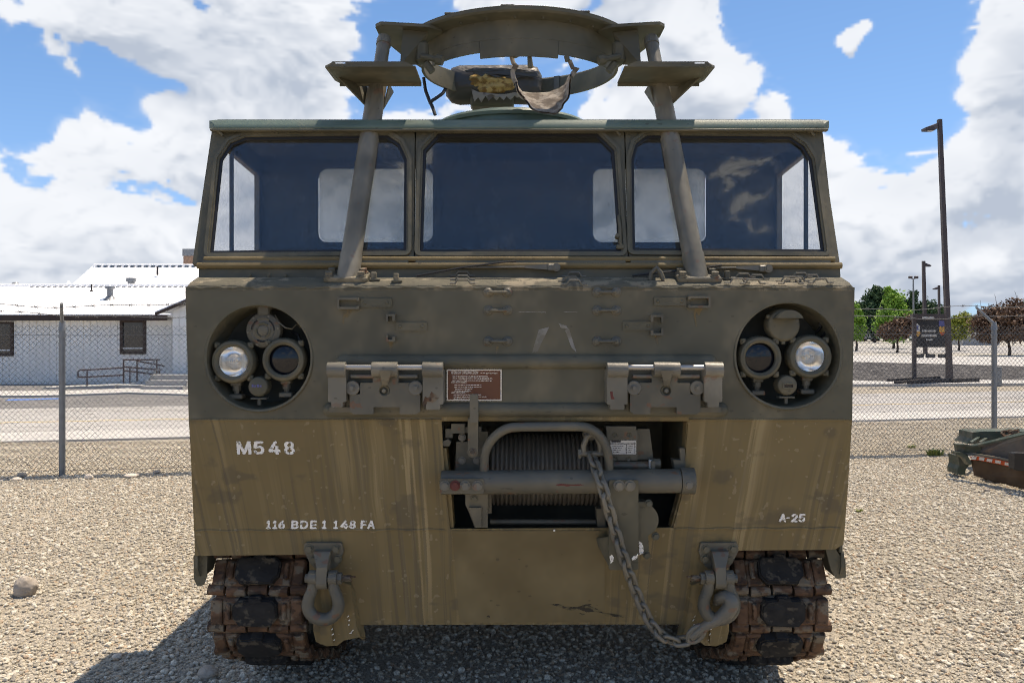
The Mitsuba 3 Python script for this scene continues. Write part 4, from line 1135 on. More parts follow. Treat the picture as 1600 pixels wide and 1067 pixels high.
# hinge castings left and right of the data plate
def hinge(cx, flip):
    def q(pts):
        return [(cx + flip * x, 600 + y) for x, y in pts]

    def pq(x0, y0, x1, y1):
        a, b_ = sorted((cx + flip * x0, cx + flip * x1)); return sbox(a, 600 + y0, b_, 600 + y1)
    base = pq(-87, -20, 87, 41).difference(pq(-52, 15, -44, 36)).difference(pq(42, 15, 52, 36)).difference(pq(-17, 36, 24, 52))
    o = add(V, 'hinge', pxplate(pq(-60, -22, 62, 44), .030, .034), 'paint', False)
    for x0, x1, yb in ((-88, -60, 36), (60, 92, 40)):
        lf = unary_union([pq(x0, -22, x1, yb - 8), pq(x0 + 5, yb - 9, x1 - 5, yb)]).buffer(-2).buffer(2, 3)
        add(o, 'leaf', pxplate(lf, .092, .098), 'sunlit_worn_paint', False)
        xa, xb = sorted((cx + flip * x0, cx + flip * x1))
        add(o, 'knuckle', cyl(FP(xa, 577.5, .086), FP(xb, 577.5, .086), .030, n=20), 'sunlit_worn_paint', 35)
    ce = unary_union([pq(-38, -2, 42, 36), pq(-18, -22, 22, 8), pq(-54, 16, -38, 44), pq(40, 16, 56, 44), pq(-50, 33, -17, 47), pq(24, 33, 52, 47)])
    ce = ce.difference(Point(cx, 610).buffer(8.5)).buffer(-1.5).buffer(3, 3).buffer(-1.5)
    add(o, 'lock_plate', pxplate(ce, .070, .042), 'paint_chipped', False)
    add(o, 'knuckle', cyl(FP(cx - 19, 577, .086), FP(cx + 21, 577, .086), .029, n=20), 'sunlit_worn_paint', 35)
    add(o, 'striker', trimesh.convex.convex_hull(np.vstack([[FP(cx + d, 579, .128) for d in (-8, 12)], [FP(cx + d, 594, .105) for d in (-4, 6)], [FP(cx + d, 602, .085) for d in (-3, 5)], [FP(cx + d, 583, .072) for d in (-8, 12)], [FP(cx + d, 600, .069) for d in (-3, 5)]])), 'steel', False)
    add(o, 'rod', cyl(FP(cx - 62, 574, .084), FP(cx + 62, 574, .084), .011, n=14), 'bare_steel')
    add(o, 'rod', cyl(FP(cx - 52, 588, .060), FP(cx + 52, 588, .060), .008, n=12), 'steel')
    add(o, 'hole', lathe(FP(cx, 610, .050), [(.024, -.004), (.022, -.014), (.016, -.012), (.015, -.002), (0, -.002)], 24), 'paint', 30)
    add(o, 'pin', lathe(FP(cx, 610, .050), [(.0095, 0), (.0095, -.013), (.007, -.016), (0, -.016)], 16), 'steel', 30)
    for x in (-50, 49):
        c = FP(cx + x, 606, .072)
        add(o, 'washer', lathe(c, [(.0, -.004), (.026, -.004), (.0285, -.002), (.0285, .006)], 26), 'steel', 30)
        add(o, 'bolt', bolt(c + [0, -.004, 0], .0085, .014), 'steel')
    add(o, 'foot', pxplate(pq(-86, 36, -52, 44), .04, .045), 'paint_chipped', False)
    if flip > 0 and cx < 800:
        add(o, 'rust_patch', pxplate([(660, 632), (664, 619), (669, 622), (674, 612), (680, 616), (686, 622), (676, 630), (668, 627), (664, 636)], .0932, .001), 'rust', False)
    else:
        add(o, 'paint_patch', pxplate([(953, 612), (957, 611), (958, 619), (961, 623), (955, 624)], .0932, .001), 'red_paint', False)


hinge(600.5, 1)
hinge(1040.5, -1)
# brown data plate
dp = add(V, 'data_plate', pxplate(pr(698.5, 577.5, 783.5, 625.5), .008, .004), 'plate_brown', False, 'brown plate with white winch operating instructions')
add(dp, 'border', pxplate(pr(698, 577, 784, 626).difference(pr(700, 579, 782, 624)), .0095, .003), 'plate_print', False)


def text_at(parent, name, txt, px0, px1, base_py, off, m, cap_px, depth=.0012, bold=True, stencil=0, lean=0.0):
    t = meshkit.text_mesh(txt, 1.0, 1.0, bold)
    b_ = t.bounds
    v = t.vertices.copy(); u = (v[:, 0] - b_[0, 0]) / (b_[1, 0] - b_[0, 0]); w = v[:, 1]
    px = px0 + u * (px1 - px0) + lean * w; py = base_py - w * cap_px
    s = v[:, 2] / v[:, 2].max()
    out = np.array([FP(a, b, off) + np.array([0, -depth * k, 0]) for a, b, k in zip(px, py, s)])
    # FP(x, y) maps x right and y down, so the winding flips twice and stays outward
    mesh = trimesh.Trimesh(out, t.faces, process=False)
    return add(parent, name, mesh, m, False)


text_at(dp, 'heading', 'WINCH OPERATION', 704.5, 747, 584.2, .0082, 'plate_print', 4.6)
rows = [(751, 777, 583.4), (707, 762, 588.2), (707, 769, 591.6), (707, 768, 595), (710, 752, 601.6), (710, 752, 605), (711, 738, 608.3), (710, 736, 611.4), (709, 752, 617), (709, 760, 620.2), (709, 740, 623)]
ms = []
r_ = np.random.default_rng(2)
for x0, x1, y in rows:
    x = x0
    while x < x1:
        w = r_.uniform(1.2, 4.5)
        ms.append(pxplate(pr(x, y - .9, min(x + w, x1), y + .55 - .5 * (r_.uniform() < .4)), .0094, .0013)); x += w + .9
add(dp, 'small_print', cat(ms), 'plate_print', False)
text_at(dp, 'heading', 'PAY OUT CABLE', 705, 729, 598.6, .0082, 'plate_print', 2.4)
text_at(dp, 'heading', 'REEL IN CABLE', 705, 727, 614.4, .0082, 'plate_print', 2.4)


# stencilled numbers, letter by letter, with the stencil's bridges cut out
def stencil(name, chars, base, cap, lab, lean=0.0, bridge=()):
    ms = []
    for ch, x0, x1 in chars:
        t = meshkit.text_mesh(ch, 1.0, 1.0, True)
        b_ = t.bounds
        if ch in bridge:
            w = b_[1, 0] - b_[0, 0]; xm = b_[0, 0] + w * .5
            y0, y1 = {'8': (-.2, 1.2), 'B': (.4, .62), '6': (-.2, .3), '5': (.42, .55), '4': (-.2, .0), 'A': (-.2, .12), 'D': (-.2, 1.2), 'M': (.9, 1.2), '1': (-.2, -.1)}.get(ch, (-.2, 1.2))
            t = trimesh.boolean.difference([t, trimesh.creation.box(bounds=[[xm - .045, y0, -1], [xm + .045, y1, 3]])], engine='manifold')
        v = t.vertices; u = (v[:, 0] - b_[0, 0]) / (b_[1, 0] - b_[0, 0]); wv = (v[:, 1] - b_[0, 1]) / (b_[1, 1] - b_[0, 1])
        for ox, oy, od in ((0, 0, 0), (.55, .3, .0003), (-.45, -.3, .0006)):
          ms.append(trimesh.Trimesh(np.array([FP(ox + x0 + a * (x1 - x0) + lean * w, oy + base - w * cap, .0003 + od) + np.array([0, -.0012 * min(max(k, 0), 1), 0]) for a, w, k in zip(u, wv, v[:, 2])]), t.faces, process=False))
    add(V, name, cat(ms), 'white_paint', False, lab)


stencil('vehicle_type_marking', [('M', 371, 392.5), ('5', 397, 413), ('4', 420.5, 438), ('8', 444.5, 460.5)], 709.5, 20, 'white stencilled M548', -1.0, '8')
stencil('unit_marking', [('1', 416, 422.5), ('1', 426, 432.5), ('6', 435, 444.5), ('B', 455, 465.5), ('D', 469, 480.5), ('E', 484.5, 494), ('1', 503, 509.5), ('1', 521, 527.5), ('4', 532, 543.5), ('8', 546, 555), ('F', 563.5, 572), ('A', 574, 585)], 825.5, 12.5, 'white stencilled unit number', 1.0, 'D8A')
stencil('bumper_number', [('A', 1217, 1227.5), ('2', 1236, 1245), ('5', 1247.5, 1257)], 815, 12.5, 'white A-25 marking', 1.5)
add(f'{V}__bumper_number', 'dash', pxplate([(1229, 808), (1234.5, 808), (1234.3, 810), (1228.8, 810)], .0015, .0014), 'white_paint', False)

# ------------------------------------------------------------------ winch bay
for xa, xb in ((FP(697, 740, -.02)[0] - .012, FP(697, 740)[0] - .03), (FP(1070, 740)[0] + .012, FP(1070, 740)[0] + .03)):
    add(V, 'bay_wall', box(*sorted((xa, xb)), 3.41, 3.93, .99, 1.34), 'paint', False)
cL = pxplate([(692, 700), (697, 771), (703, 826), (709, 826), (705, 771), (697, 700)], -.012, .10)
add(V, 'opening_edge', cL, 'muddy_paint', False)
add(V, 'opening_edge', pxplate([(1076, 657), (1072, 700), (1070, 700), (1073, 657)], -.012, .06), 'muddy_paint', False)
add(V, 'opening_edge', pxplate([(1068, 765), (1052, 824), (1048, 824), (1064, 765)], -.012, .06), 'muddy_paint', False)
dc = P(848, 733, 3.62)
prof = []
x0, x1, ncoil = P(766, 733, 3.50)[0], P(944, 733, 3.50)[0], 25
for k in range(ncoil * 8 + 1):
    prof.append((.148 + .0095 * abs(math.sin(math.pi * k / 8)), x0 + (x1 - x0) * k / (ncoil * 8)))
add(V, 'winch_cable', lathe([0, 3.63, P(800, 741, 3.5)[2]], prof, 56, 'x'), 'cable', 40)
dz = P(800, 741, 3.5)[2]
for x in (x0 - .012, x1 + .012):
    add(V, 'drum_flange', cyl([x - .008, 3.63, dz], [x + .008, 3.63, dz], .185, n=36), 'paint_chipped', 30)
pipe0, pipe1 = FP(690, 753.5, .055), FP(1062, 751, .055)
pb = add(V, 'roller_bar', cyl(pipe0, pipe1, .0475, n=30), 'paint_chipped', 30)
add(pb, 'collar', cyl(FP(1063, 751, .055), FP(1084, 751, .055), .053, n=26), 'paint_chipped', 30)
c = FP(1076, 757, .105)
add(pb, 'bolt', bolt(c, .012, .014), 'steel')
add(pb, 'clamp', pxplate(pr(687, 748, 756, 771).buffer(-3).buffer(3, 3), .108, .04), 'paint_chipped', False)
for x, m in ((695, 'steel'), (711, 'red_paint'), (727, 'steel'), (746, 'steel')):
    add(pb, 'bolt', bolt(FP(x, 758, .108), .0145, .018), m)
add(pb, 'worn_patch', pxplate([(868, 757), (876, 755.5), (884, 756), (895, 757), (906, 756.2), (912, 757.5), (903, 758.8), (892, 758.2), (886, 760), (880, 758.2), (872, 758.8)], .1035, .0015), 'red_paint', False)
hp = [(756.5, 744), (757, 712), (760, 700), (767, 688), (778, 677), (790, 670), (803, 667), (850, 666.5), (905, 666), (920, 668.5), (933, 676), (942, 687), (948, 700), (951, 714), (951.5, 742)]
hp3 = np.array([FP(x, y, .045) for x, y in hp]); tt = np.linspace(0, len(hp) - 1, 90)
hoop = np.stack([np.interp(tt, np.arange(len(hp)), hp3[:, k]) for k in range(3)], 1)
for _ in range(4):
    hoop[1:-1] = (hoop[:-2] + 2 * hoop[1:-1] + hoop[2:]) / 4
add(V, 'guard_hoop', tube(hoop, .0185, 14), 'paint_chipped')
add(V, 'lower_roller', cyl(P(766, 815, 3.46), P(931, 815, 3.46), .011, n=14), 'paint_chipped')
# left side frame, lever and lock
fr = add(V, 'winch_frame', pxplate([(713, 690), (757, 690), (762, 740), (711, 740)], -.03, .03), 'paint_chipped', False)
for x, y in ((722, 683), (722, 719), (745, 719)):
    add(fr, 'bolt', bolt(FP(x, y, -.03), .011, .012), 'steel')
add(fr, 'block', cat(pxplate(pr(705, 662, 726, 677), -.01, .05), pxplate(pr(696, 670, 707, 684), -.02, .05), pxplate([(690, 690), (700, 686), (705, 690), (702, 697), (689, 697)], -.005, .04), pxplate(pr(724, 667, 752, 676), -.02, .05)), 'paint_chipped', False)
add(fr, 'side_plate', pxplate([(745, 674), (762, 674), (762, 690), (748, 700)], -.03, .02), 'paint', False)
lv = add(V, 'lever', cat(pxplate(unary_union([pr(731, 653, 747, 704), Point(738.5, 706).buffer(8.5)]), .05, .025), pxplate(pr(734, 616, 747, 655).buffer(-2).buffer(2, 3), .088, .024), pxplate([(734, 650), (747, 650), (747, 660), (734, 660)], .088, .06)), 'paint_chipped', False)
add(lv, 'pivot', bolt(FP(738.5, 706, .05), .010, .012), 'rust')
ft = add(V, 'frame_foot', cat(pxplate([(727, 770), (762, 770), (762, 824), (742, 824), (731, 796), (727, 788)], .03, .05), pxplate([(733, 793), (752, 793), (752, 824), (743, 824)], .045, .02), pxplate(pr(762, 772, 768, 802), -.02, .02)), 'paint_chipped', False)
add(ft, 'bolt', bolt(FP(741, 779, .03), .011, .012), 'paint')
# right gear box and its plate
gb = add(V, 'gear_box', cat(pxplate(pr(948, 672, 996, 719), -.03, .08), pxplate(pr(947, 666, 994, 672), -.025, .07), pxplate([(996, 670), (1015, 670), (1021, 718), (996, 718)], -.06, .1)), 'paint_chipped', False)
for x, y in ((961, 679), (983, 679), (961, 716.5), (982, 716.5)):
    add(gb, 'screw', lathe(FP(x, y, -.03), [(.010, 0), (.009, -.003), (.005, -.001), (0, 0)], 12), 'paint')
gp = add(gb, 'data_plate', pxplate(pr(954, 688, 994, 709.5), -.028, .003), 'plate_white', False, 'white printed plate on the winch gear box')
ms = [pxplate(pr(954, 692.4, 993, 693.6), -.0275, .0006), pxplate(pr(978, 692, 979.2, 709), -.0275, .0006), pxplate(pr(991.5, 691, 992.5, 708), -.0275, .0006), pxplate(pr(955, 688, 970, 691), -.0275, .0006)]
for i in range(4):
    ms.append(pxplate(pr(957 + i % 2, 696.5 + 3.2 * i, 974 - 2 * i, 697.3 + 3.2 * i), -.0275, .0006)); ms.append(pxplate(pr(981, 696.5 + 3.2 * i, 989 - i, 697.3 + 3.2 * i), -.0275, .0006))
add(gp, 'print', cat(ms), 'timber', False)
add(gb, 'shaft', cat(cyl(FP(958, 727, -.02), FP(1018, 727, -.02), .017, n=16), cyl(FP(1018, 724, -.02), FP(1031, 724, -.02), .021, n=14), box(*sorted((FP(1015, 720, -.02)[0], FP(1021, 720, -.02)[0])), 3.33, 3.4, FP(1015, 732, 0)[2], FP(1015, 719, 0)[2])), 'paint_chipped', 30)
add(gb, 'shaft_collar', pxplate(pr(1014.5, 719, 1019, 732), .008, .02), 'plate_white', False)
add(V, 'corner_block', cat(pxplate([(1052, 718), (1072, 720), (1076, 742), (1056, 742)], .0, .06), pxplate([(1062, 700), (1070, 700), (1072, 722), (1064, 722)], -.005, .03)), 'paint_chipped', False)
# hanging chain guard plate, chain wheel housing behind it
cg = add(V, 'guard_plate', pxplate(pr(951.5, 750, 997.5, 890).buffer(-2.5).buffer(2.5, 4), .118, .012), 'paint', False)
for x in (967, 984):
    add(cg, 'bolt', bolt(FP(x, 758, .118), .0155, .018), 'steel')
add(cg, 'chipped_corner', cat(pxplate([(987, 872), (990, 868), (995, 867), (997, 864), (997, 870), (993, 874), (988, 875)], .1192, .001), pxplate([(952.5, 869), (956, 866), (959, 870), (958, 877), (954, 880)], .1192, .001)), 'white_paint', False)
hb = unary_union([Point(1003, 812).buffer(26, 20), Polygon([(995, 784), (1010, 784), (1014, 860), (1008, 866), (995, 866)])])
hbk = add(V, 'chain_wheel_housing', pxplate(hb, .085, .07), 'paint', False)
for x, y in ((1013, 786), (1024, 837), (1010, 866)):
    add(hbk, 'bolt', bolt(FP(x, y, .08), .011, .02), 'paint')
add(hbk, 'worn_patch', pxplate([(998, 845), (1003, 848), (1006, 856), (1005, 864), (999, 867)], .0862, .001), 'white_paint', False)
add(V, 'gusset', trimesh.convex.convex_hull(np.array([FP(931, 841, .0), FP(953, 838, .0), FP(953, 838, .115), FP(951, 884, .115), FP(952, 884, .10), FP(934, 852, .004)])), 'paint', False)
add(V, 'gusset', cat(pxplate([(932, 795), (946, 795), (946, 824), (934, 824)], -.02, .06), pxplate(pr(940, 770, 950, 800), -.02, .06)), 'paint_chipped', False)

# ------------------------------------------------------------------ tow eyes with bow shackles and the rear pads below them
for s, cx in ((-1, 507.5), (1, 1121)):
    X = lambda d: cx + d * (1 if s < 0 else -1)
    fl = [(X(-32), 848), (X(26), 848), (X(29), 862), (X(20), 884), (X(14), 888), (X(-15), 888), (X(-23), 880), (X(-33), 860)]
    o = add(V, 'tow_eye', pxplate(Polygon(fl).buffer(-3).buffer(3, 4), .018, .02), 'paint_chipped', False)
    for dx, dy in ((-24, 857), (18, 857), (-17, 874), (20, 872)):
        add(o, 'bolt', bolt(FP(X(dx), dy, .018), .013, .016), 'paint')
    q0, q1, q2 = FP(X(-3), 860, .03), FP(X(-3), 884, .075), FP(X(-3.5), 912, .085)
    wv = .034
    tg_ = trimesh.convex.convex_hull(np.vstack([[q0 + [a * wv, d, 0] for a in (-1, 1) for d in (-.02, .03)], [q1 + [a * wv * .62, d, 0] for a in (-1, 1) for d in (-.022, .05)]]))
    t2 = trimesh.convex.convex_hull(np.vstack([[q1 + [a * wv * .62, d, 0] for a in (-1, 1) for d in (-.022, .05)], cyl(q2 + [-.021, 0, .01], q2 + [.021, 0, .01], .030, n=18).vertices]))
    add(o, 'tongue', cat(tg_, t2), 'paint_chipped', False)
    # bow shackle
    bp = [(-17.5, 893), (-18, 905), (-18, 916), (-21, 925), (-25, 934), (-27, 944), (-25.5, 953), (-20, 961), (-11, 966), (-2, 967.5), (8, 966), (16, 960), (21, 951), (22, 942), (19.5, 932), (15.5, 923), (13, 914), (12.5, 904), (12, 893)]
    pts = np.array([FP(X(x), y, .083 + .0003 * (y - 893)) for x, y in bp]); tt = np.linspace(0, len(bp) - 1, 70)
    pts = np.stack([np.interp(tt, np.arange(len(bp)), pts[:, k]) for k in range(3)], 1)
    for _ in range(4):
        pts[1:-1] = (pts[:-2] + 2 * pts[1:-1] + pts[2:]) / 4
    sk = add(V, 'shackle', cat(tube(pts, .0200 + .006 * np.sin(np.linspace(0, np.pi, 70)), 14), *[cyl(FP(X(x), 902, .083) + [-.016, 0, 0], FP(X(x), 902, .083) + [.016, 0, 0], .030, n=18) for x in (-18, 13.5)]), 'paint_chipped', 35)
    pa, pc = FP(X(-30), 903, .083), FP(X(26), 903, .083)
    add(sk, 'pin', cat(cyl(pa, FP(X(27), 903, .083), .018, n=16), cyl(FP(X(20), 903, .083), FP(X(27), 903, .083), .024, n=6)), 'paint_chipped', 30)
    add(sk, 'pin_end', cat(cyl(FP(X(27.2), 903, .083), FP(X(41), 903, .083), .0125, n=12), cyl(FP(X(40), 900, .10), FP(X(42), 908, .07), .003, n=6), cyl(FP(X(42), 901, .083), FP(X(48), 901, .083), .004, n=6)), 'rust', 30)
    # heavy bump stop below: ribbed casting
    body = [(X(-19), 905), (X(22), 908), (X(40), 914), (X(50), 980), (X(56), 995), (X(30), 1000), (X(20), 1008), (X(2), 1009), (X(-14), 1002), (X(-18), 985)]
    fz = pxplate(body, .03, .09)
    bs = add(V, 'bump_stop', cat(fz, pxplate([(X(-6), 912), (X(8), 912), (X(12), 1006), (X(-8), 1006)], .048, .03), trimesh.convex.convex_hull(np.array([FP(X(38), 914, .03), FP(X(52), 925, -.02), FP(X(64), 995, -.02), FP(X(50), 992, .03), FP(X(38), 914, -.05), FP(X(60), 1000, -.08)]))), 'muddy_paint', False)
    r_ = np.random.default_rng(11 + s); ms = []
    for x, y in ((9, 968), (11, 982), (12, 990), (36, 962), (38, 968), (37, 975), (40, 988), (14, 999), (43, 984)):
        a = np.array([X(x), y]); k = r_.uniform(1.2, 2.4)
        ms.append(pxplate([tuple(a), tuple(a + [k, -1.5]), tuple(a + [k * .8, 1.2]), tuple(a + [-k, 2])], .0495 if x < 14 else .0312, .001))
    add(bs, 'paint_chip', cat(ms), 'white_paint', False)

# ------------------------------------------------------------------ tow chain with hook
TC = thing('tow_chain', 'grey steel chain hanging from the winch hook to the right tow shackle', 'chain')
key_pts = [((925, 712), .02), ((931, 730), .075), ((938, 750), .128), ((946, 775), .150), ((954, 805), .155), ((962, 832), .155), ((970, 858), .155), ((979, 885), .155), ((988, 910), .12), ((998, 935), .09), ((1008, 958), .075), ((1020, 979), .065), ((1034, 994), .06), ((1050, 1002), .065), ((1068, 1003), .075), ((1084, 996), .085)]
kp = np.array([FP(*p, o) for p, o in key_pts]); dd = np.concatenate([[0], np.cumsum(np.linalg.norm(np.diff(kp, axis=0), axis=1))])
pitch, wr_c = .048, .0088
N = int(dd[-1] / pitch)
at_d = lambda d: np.array([np.interp(d, dd, kp[:, k]) for k in range(3)])
prev = np.array([1.0, 0, 0])
for k in range(N):
    a, c = at_d(k * pitch), at_d((k + 1) * pitch)
    mid = (a + c) / 2; d = (c - a) / np.linalg.norm(c - a)
    u = np.cross(d, [0, 1, 0]); u /= np.linalg.norm(u); w = np.cross(d, u)
    ang = math.radians(38 if k % 2 else -48)
    u2 = math.cos(ang) * u + math.sin(ang) * w
    hl, hw = pitch * .5 + wr_c * 1.0, .0175
    loop = []
    for t in np.linspace(0, 2 * np.pi, 26)[:-1]:
        sx, cx_ = math.sin(t), math.cos(t)
        loop.append(mid + d * ((hl - hw) * np.sign(cx_) * (1 if abs(cx_) > .15 else abs(cx_) / .15) + hw * cx_) + u2 * hw * sx)
    add(TC, 'link', tube(loop, wr_c, 8, True), 'steel')
a = FP(925, 696, .0)
add(TC, 'end_shackle', cat(tube([a + [-.034, 0, -.035], a + [-.034, 0, 0], a + [-.02, 0, .035], a + [0, 0, .046], a + [.02, 0, .035], a + [.034, 0, 0], a + [.034, 0, -.035]], .012, 10), cyl(a + [-.05, 0, -.033], a + [.062, 0, -.033], .012, n=12), cyl(a + [-.056, 0, -.033], a + [-.044, 0, -.033], .021, n=6), cyl(a + [.05, 0, -.033], a + [.062, 0, -.033], .019, n=6), cyl(a + [0, .02, .05], a + [0, .12, .03], .03, n=14)), 'steel')
hk = [((1080, 995), .09), ((1093, 985), .10), ((1108, 973), .11), ((1124, 966), .115), ((1136, 956), .12), ((1143, 945), .122), ((1142, 936), .115), ((1134, 931), .10), ((1124, 934), .085), ((1119, 942), .07)]
hp3 = np.array([FP(*p, o) for p, o in hk]); tt = np.linspace(0, len(hk) - 1, 50)
hp3 = np.stack([np.interp(tt, np.arange(len(hk)), hp3[:, k]) for k in range(3)], 1)
for _ in range(3):
    hp3[1:-1] = (hp3[:-2] + 2 * hp3[1:-1] + hp3[2:]) / 4
add(TC, 'hook', tube(hp3, np.interp(tt, [0, 2, 4, 6, 8, 9], [.015, .022, .031, .031, .025, .015]), 14), 'steel')
a, c = FP(1078, 1000, .09), FP(1098, 979, .10)
mid = (a + c) / 2; d = (c - a) / np.linalg.norm(c - a); u = np.cross(d, [0, 1, 0]); u /= np.linalg.norm(u)
add(TC, 'coupling_link', tube([mid + d * .045 * math.cos(t) + u * .024 * math.sin(t) for t in np.linspace(0, 2 * np.pi, 28)[:-1]], .0105, 8, True), 'steel')

# ------------------------------------------------------------------ tracks
RS, YSP, ZSP = .280, 3.768, .515
circ = [(YSP, ZSP, RS)] + [(4.24 + .80 * k, .372, .325) for k in range(5)] + [(8.42, .52, .25)]
PH = .15
hull_pts = unary_union([Point(a, b_).buffer(r, 48) for a, b_, r in circ]).convex_hull.exterior
Ltr = hull_pts.length; NSH = round(Ltr / .1535); step = Ltr / NSH


def shoe_meshes(xc, hwid):
    """one shoe in its own frame: x across, y along the run (tangent), z outward; pins at y = +-step/2."""
    hs = step / 2
    body = [box(xc - hwid + .012, xc + hwid - .012, -hs + .022, hs - .022, -.028, .004, .008)]
    for x0, x1 in ((-1.0, -.80), (-.74, -.30), (.30, .74), (.80, 1.0)):
        body.append(box(xc + x0 * hwid, xc + x1 * hwid, -hs + .012, hs - .03, -.022, .018, .008))
    for x0, x1, y in ((-1.06, -.72, -hs), (-.66, -.25, hs), (-.19, .21, -hs), (.27, .66, hs), (.72, 1.06, -hs)):
        body.append(cyl([xc + x0 * hwid, y * .97, -.004], [xc + x1 * hwid, y * .97, -.004], .0235, n=12))
    for s in (-1, 1):
        body.append(box(xc + s * .60 * hwid - .010, xc + s * .60 * hwid + .010, -hs * .5, hs * .42, -.004, .034, .007))
        body.append(box(xc + s * .86 * hwid - .024, xc + s * .86 * hwid + .024, -hs * .8, hs * .62, .0, .024, .009))
    pad_o = Polygon([(-.50, -.20), (-.36, -.42), (.36, -.42), (.50, -.20), (.50, .22), (.40, .36), (.16, .36), (.13, .46), (-.13, .46), (-.16, .36), (-.40, .36), (-.50, .22)])
    p1 = affinity.scale(pad_o, hwid * .94, step * .92, origin=(0, 0))
    pad = extrude(p1, mtx([xc, 0, .002], [1, 0, 0], [0, 1, 0], [0, 0, 1]), .040)
    top = extrude(affinity.scale(p1, .93, .90), mtx([xc, 0, .041], [1, 0, 0], [0, 1, 0], [0, 0, 1]), .008)
    return cat(body), cat(pad, top)


for s in (-1, 1):
    x_in, x_out = .908, 1.300
    xc, hwid = XC + s * (x_in + x_out) / 2 - 0.0, (x_out - x_in) / 2
    tk = f'{V}__track' + ('' if s < 0 else '_001')
    body, pad = shoe_meshes(0, hwid)
    vb = [ply(rough_up(body, .004, 16, 60 + i), 'rust', False) for i in range(4)]; vp = [ply(rough_up(pad.subdivide().subdivide(), .006, 26, 70 + i), 'rubber', False) for i in range(4)]
    restb, restp = [], []
    for k in range(NSH):
        d = (k + PH) * step
        q = hull_pts.interpolate(d); q2 = hull_pts.interpolate((d + .004) % Ltr); q0 = hull_pts.interpolate((d - .004) % Ltr)
        t = np.array([0, q2.x - q0.x, q2.y - q0.y]); t /= np.linalg.norm(t)
        out = np.array([0, -t[2], t[1]])
        mid = np.array([0, 6.0, .6])
        if out @ (np.array([0, q.x, q.y]) - mid) < 0:
            t, out = -t, -out
        if t[2] < 0 and q.x < 4.0:
            pass
        M = mtx([xc, q.x, q.y], np.cross(t, out), t, out)
        if q.x < 4.35 and q.y < .95:
            for nm, shp in (('shoe', vb[(k * 7 + (s > 0)) % 4]), ('pad', vp[(k * 5 + 1) % 4])):
                base, n_ = f'{tk}__{nm}', 0
                kk = base
                while kk in scene:
                    n_ += 1; kk = f'{base}_{n_:03d}'
                scene[kk] = {**shp, 'to_world': T(M)}
        else:
            b2 = body.copy(); b2.apply_transform(M); restb.append(b2)
            p2 = pad.copy(); p2.apply_transform(M); restp.append(p2)
    for nm, ms, m in (('track_run', restb, 'rust'), ('pad_run', restp, 'rubber')):
        scene[f'{tk}__{nm}'] = ply(cat(ms), m, False); labels[f'{tk}__{nm}'] = {'kind': 'stuff'}
    for k, (a, b_, r) in enumerate(circ):
        rr = r - .045
        for dx in ((-.12, .12) if k == 0 else (-.05, .05)):
            if k == 0:
                g = np.linspace(0, 2 * np.pi, 41)[:-1]
                tooth = Polygon([(math.cos(t) * (rr + .02 * (1 if i % 4 < 2 else -1)), math.sin(t) * (rr + .02 * (1 if i % 4 < 2 else -1))) for i, t in enumerate(g)])
                add(V, 'sprocket', extrude(tooth, mtx([xc + dx - .015, a, b_], [0, 1, 0], [0, 0, 1], [1, 0, 0]), .03), 'paint_chipped', False)
            else:
                w = add(V, 'road_wheel', lathe([xc + dx, a, b_], [(0, -.02), (.1, -.03), (rr - .05, -.03), (rr - .05, .03), (.1, .03), (0, .02)], 26, 'x'), 'paint', 30)
                add(w, 'tyre', lathe([xc + dx, a, b_], [(rr - .049, -.035), (rr, -.03), (rr, .03), (rr - .049, .035)], 28, 'x'), 'rubber', 30)
    # hanging flap at the outer corner
    xo = XC + s * (HW - .004)
    fl = side_prism(Polygon([(3.42, .775), (3.42, .70), (3.44, .665), (3.48, .645), (3.60, .645), (3.66, .70), (3.66, .775)]).buffer(-.02).buffer(.02, 5), *sorted((xo, xo + s * .012)))
    add(V, 'side_flap', fl, 'paint', False)
p_ = FP(1303, 860, 0)
fl2 = [(1290, 857), (1304, 855), (1313, 868), (1321, 872), (1322, 903), (1306, 903), (1298, 888), (1293, 868)]
add(V, 'corner_flap', pxplate(Polygon(fl2).buffer(-3).buffer(3, 5), -.015, .008), 'paint', False)
fl3 = [(302, 866), (324, 866), (323, 900), (318, 914), (308, 916), (303, 905)]
add(V, 'corner_flap', pxplate(Polygon(fl3).buffer(-3).buffer(3, 5), -.03, .008), 'paint', False)
for s in (-1, 1):
    add(V, 'track_guard', box(*sorted((XC + s * .93, XC + s * 1.31)), 3.445, 3.75, .93, .94), 'paint', False)

# ------------------------------------------------------------------ gun ring over the cab
RC = np.array([P(812, 60, 4.23)[0], 4.23, 0])
ring = [(.500, 3.00), (.500, 3.085), (.545, 3.088), (.575, 3.092), (.583, 3.100), (.583, 3.116), (.570, 3.122), (.560, 3.116), (.548, 3.120), (.535, 3.126), (.520, 3.122), (.512, 3.112), (.490, 3.106), (.486, 3.00), (.500, 3.00)]
rg = add(V, 'gun_ring', lathe(RC, ring, 96, 'z'), 'paint', 35)


def sector(a0, a1, prof, n=30):
    return lathe(RC, prof, n, 'z', math.radians(a0), math.radians(a1))


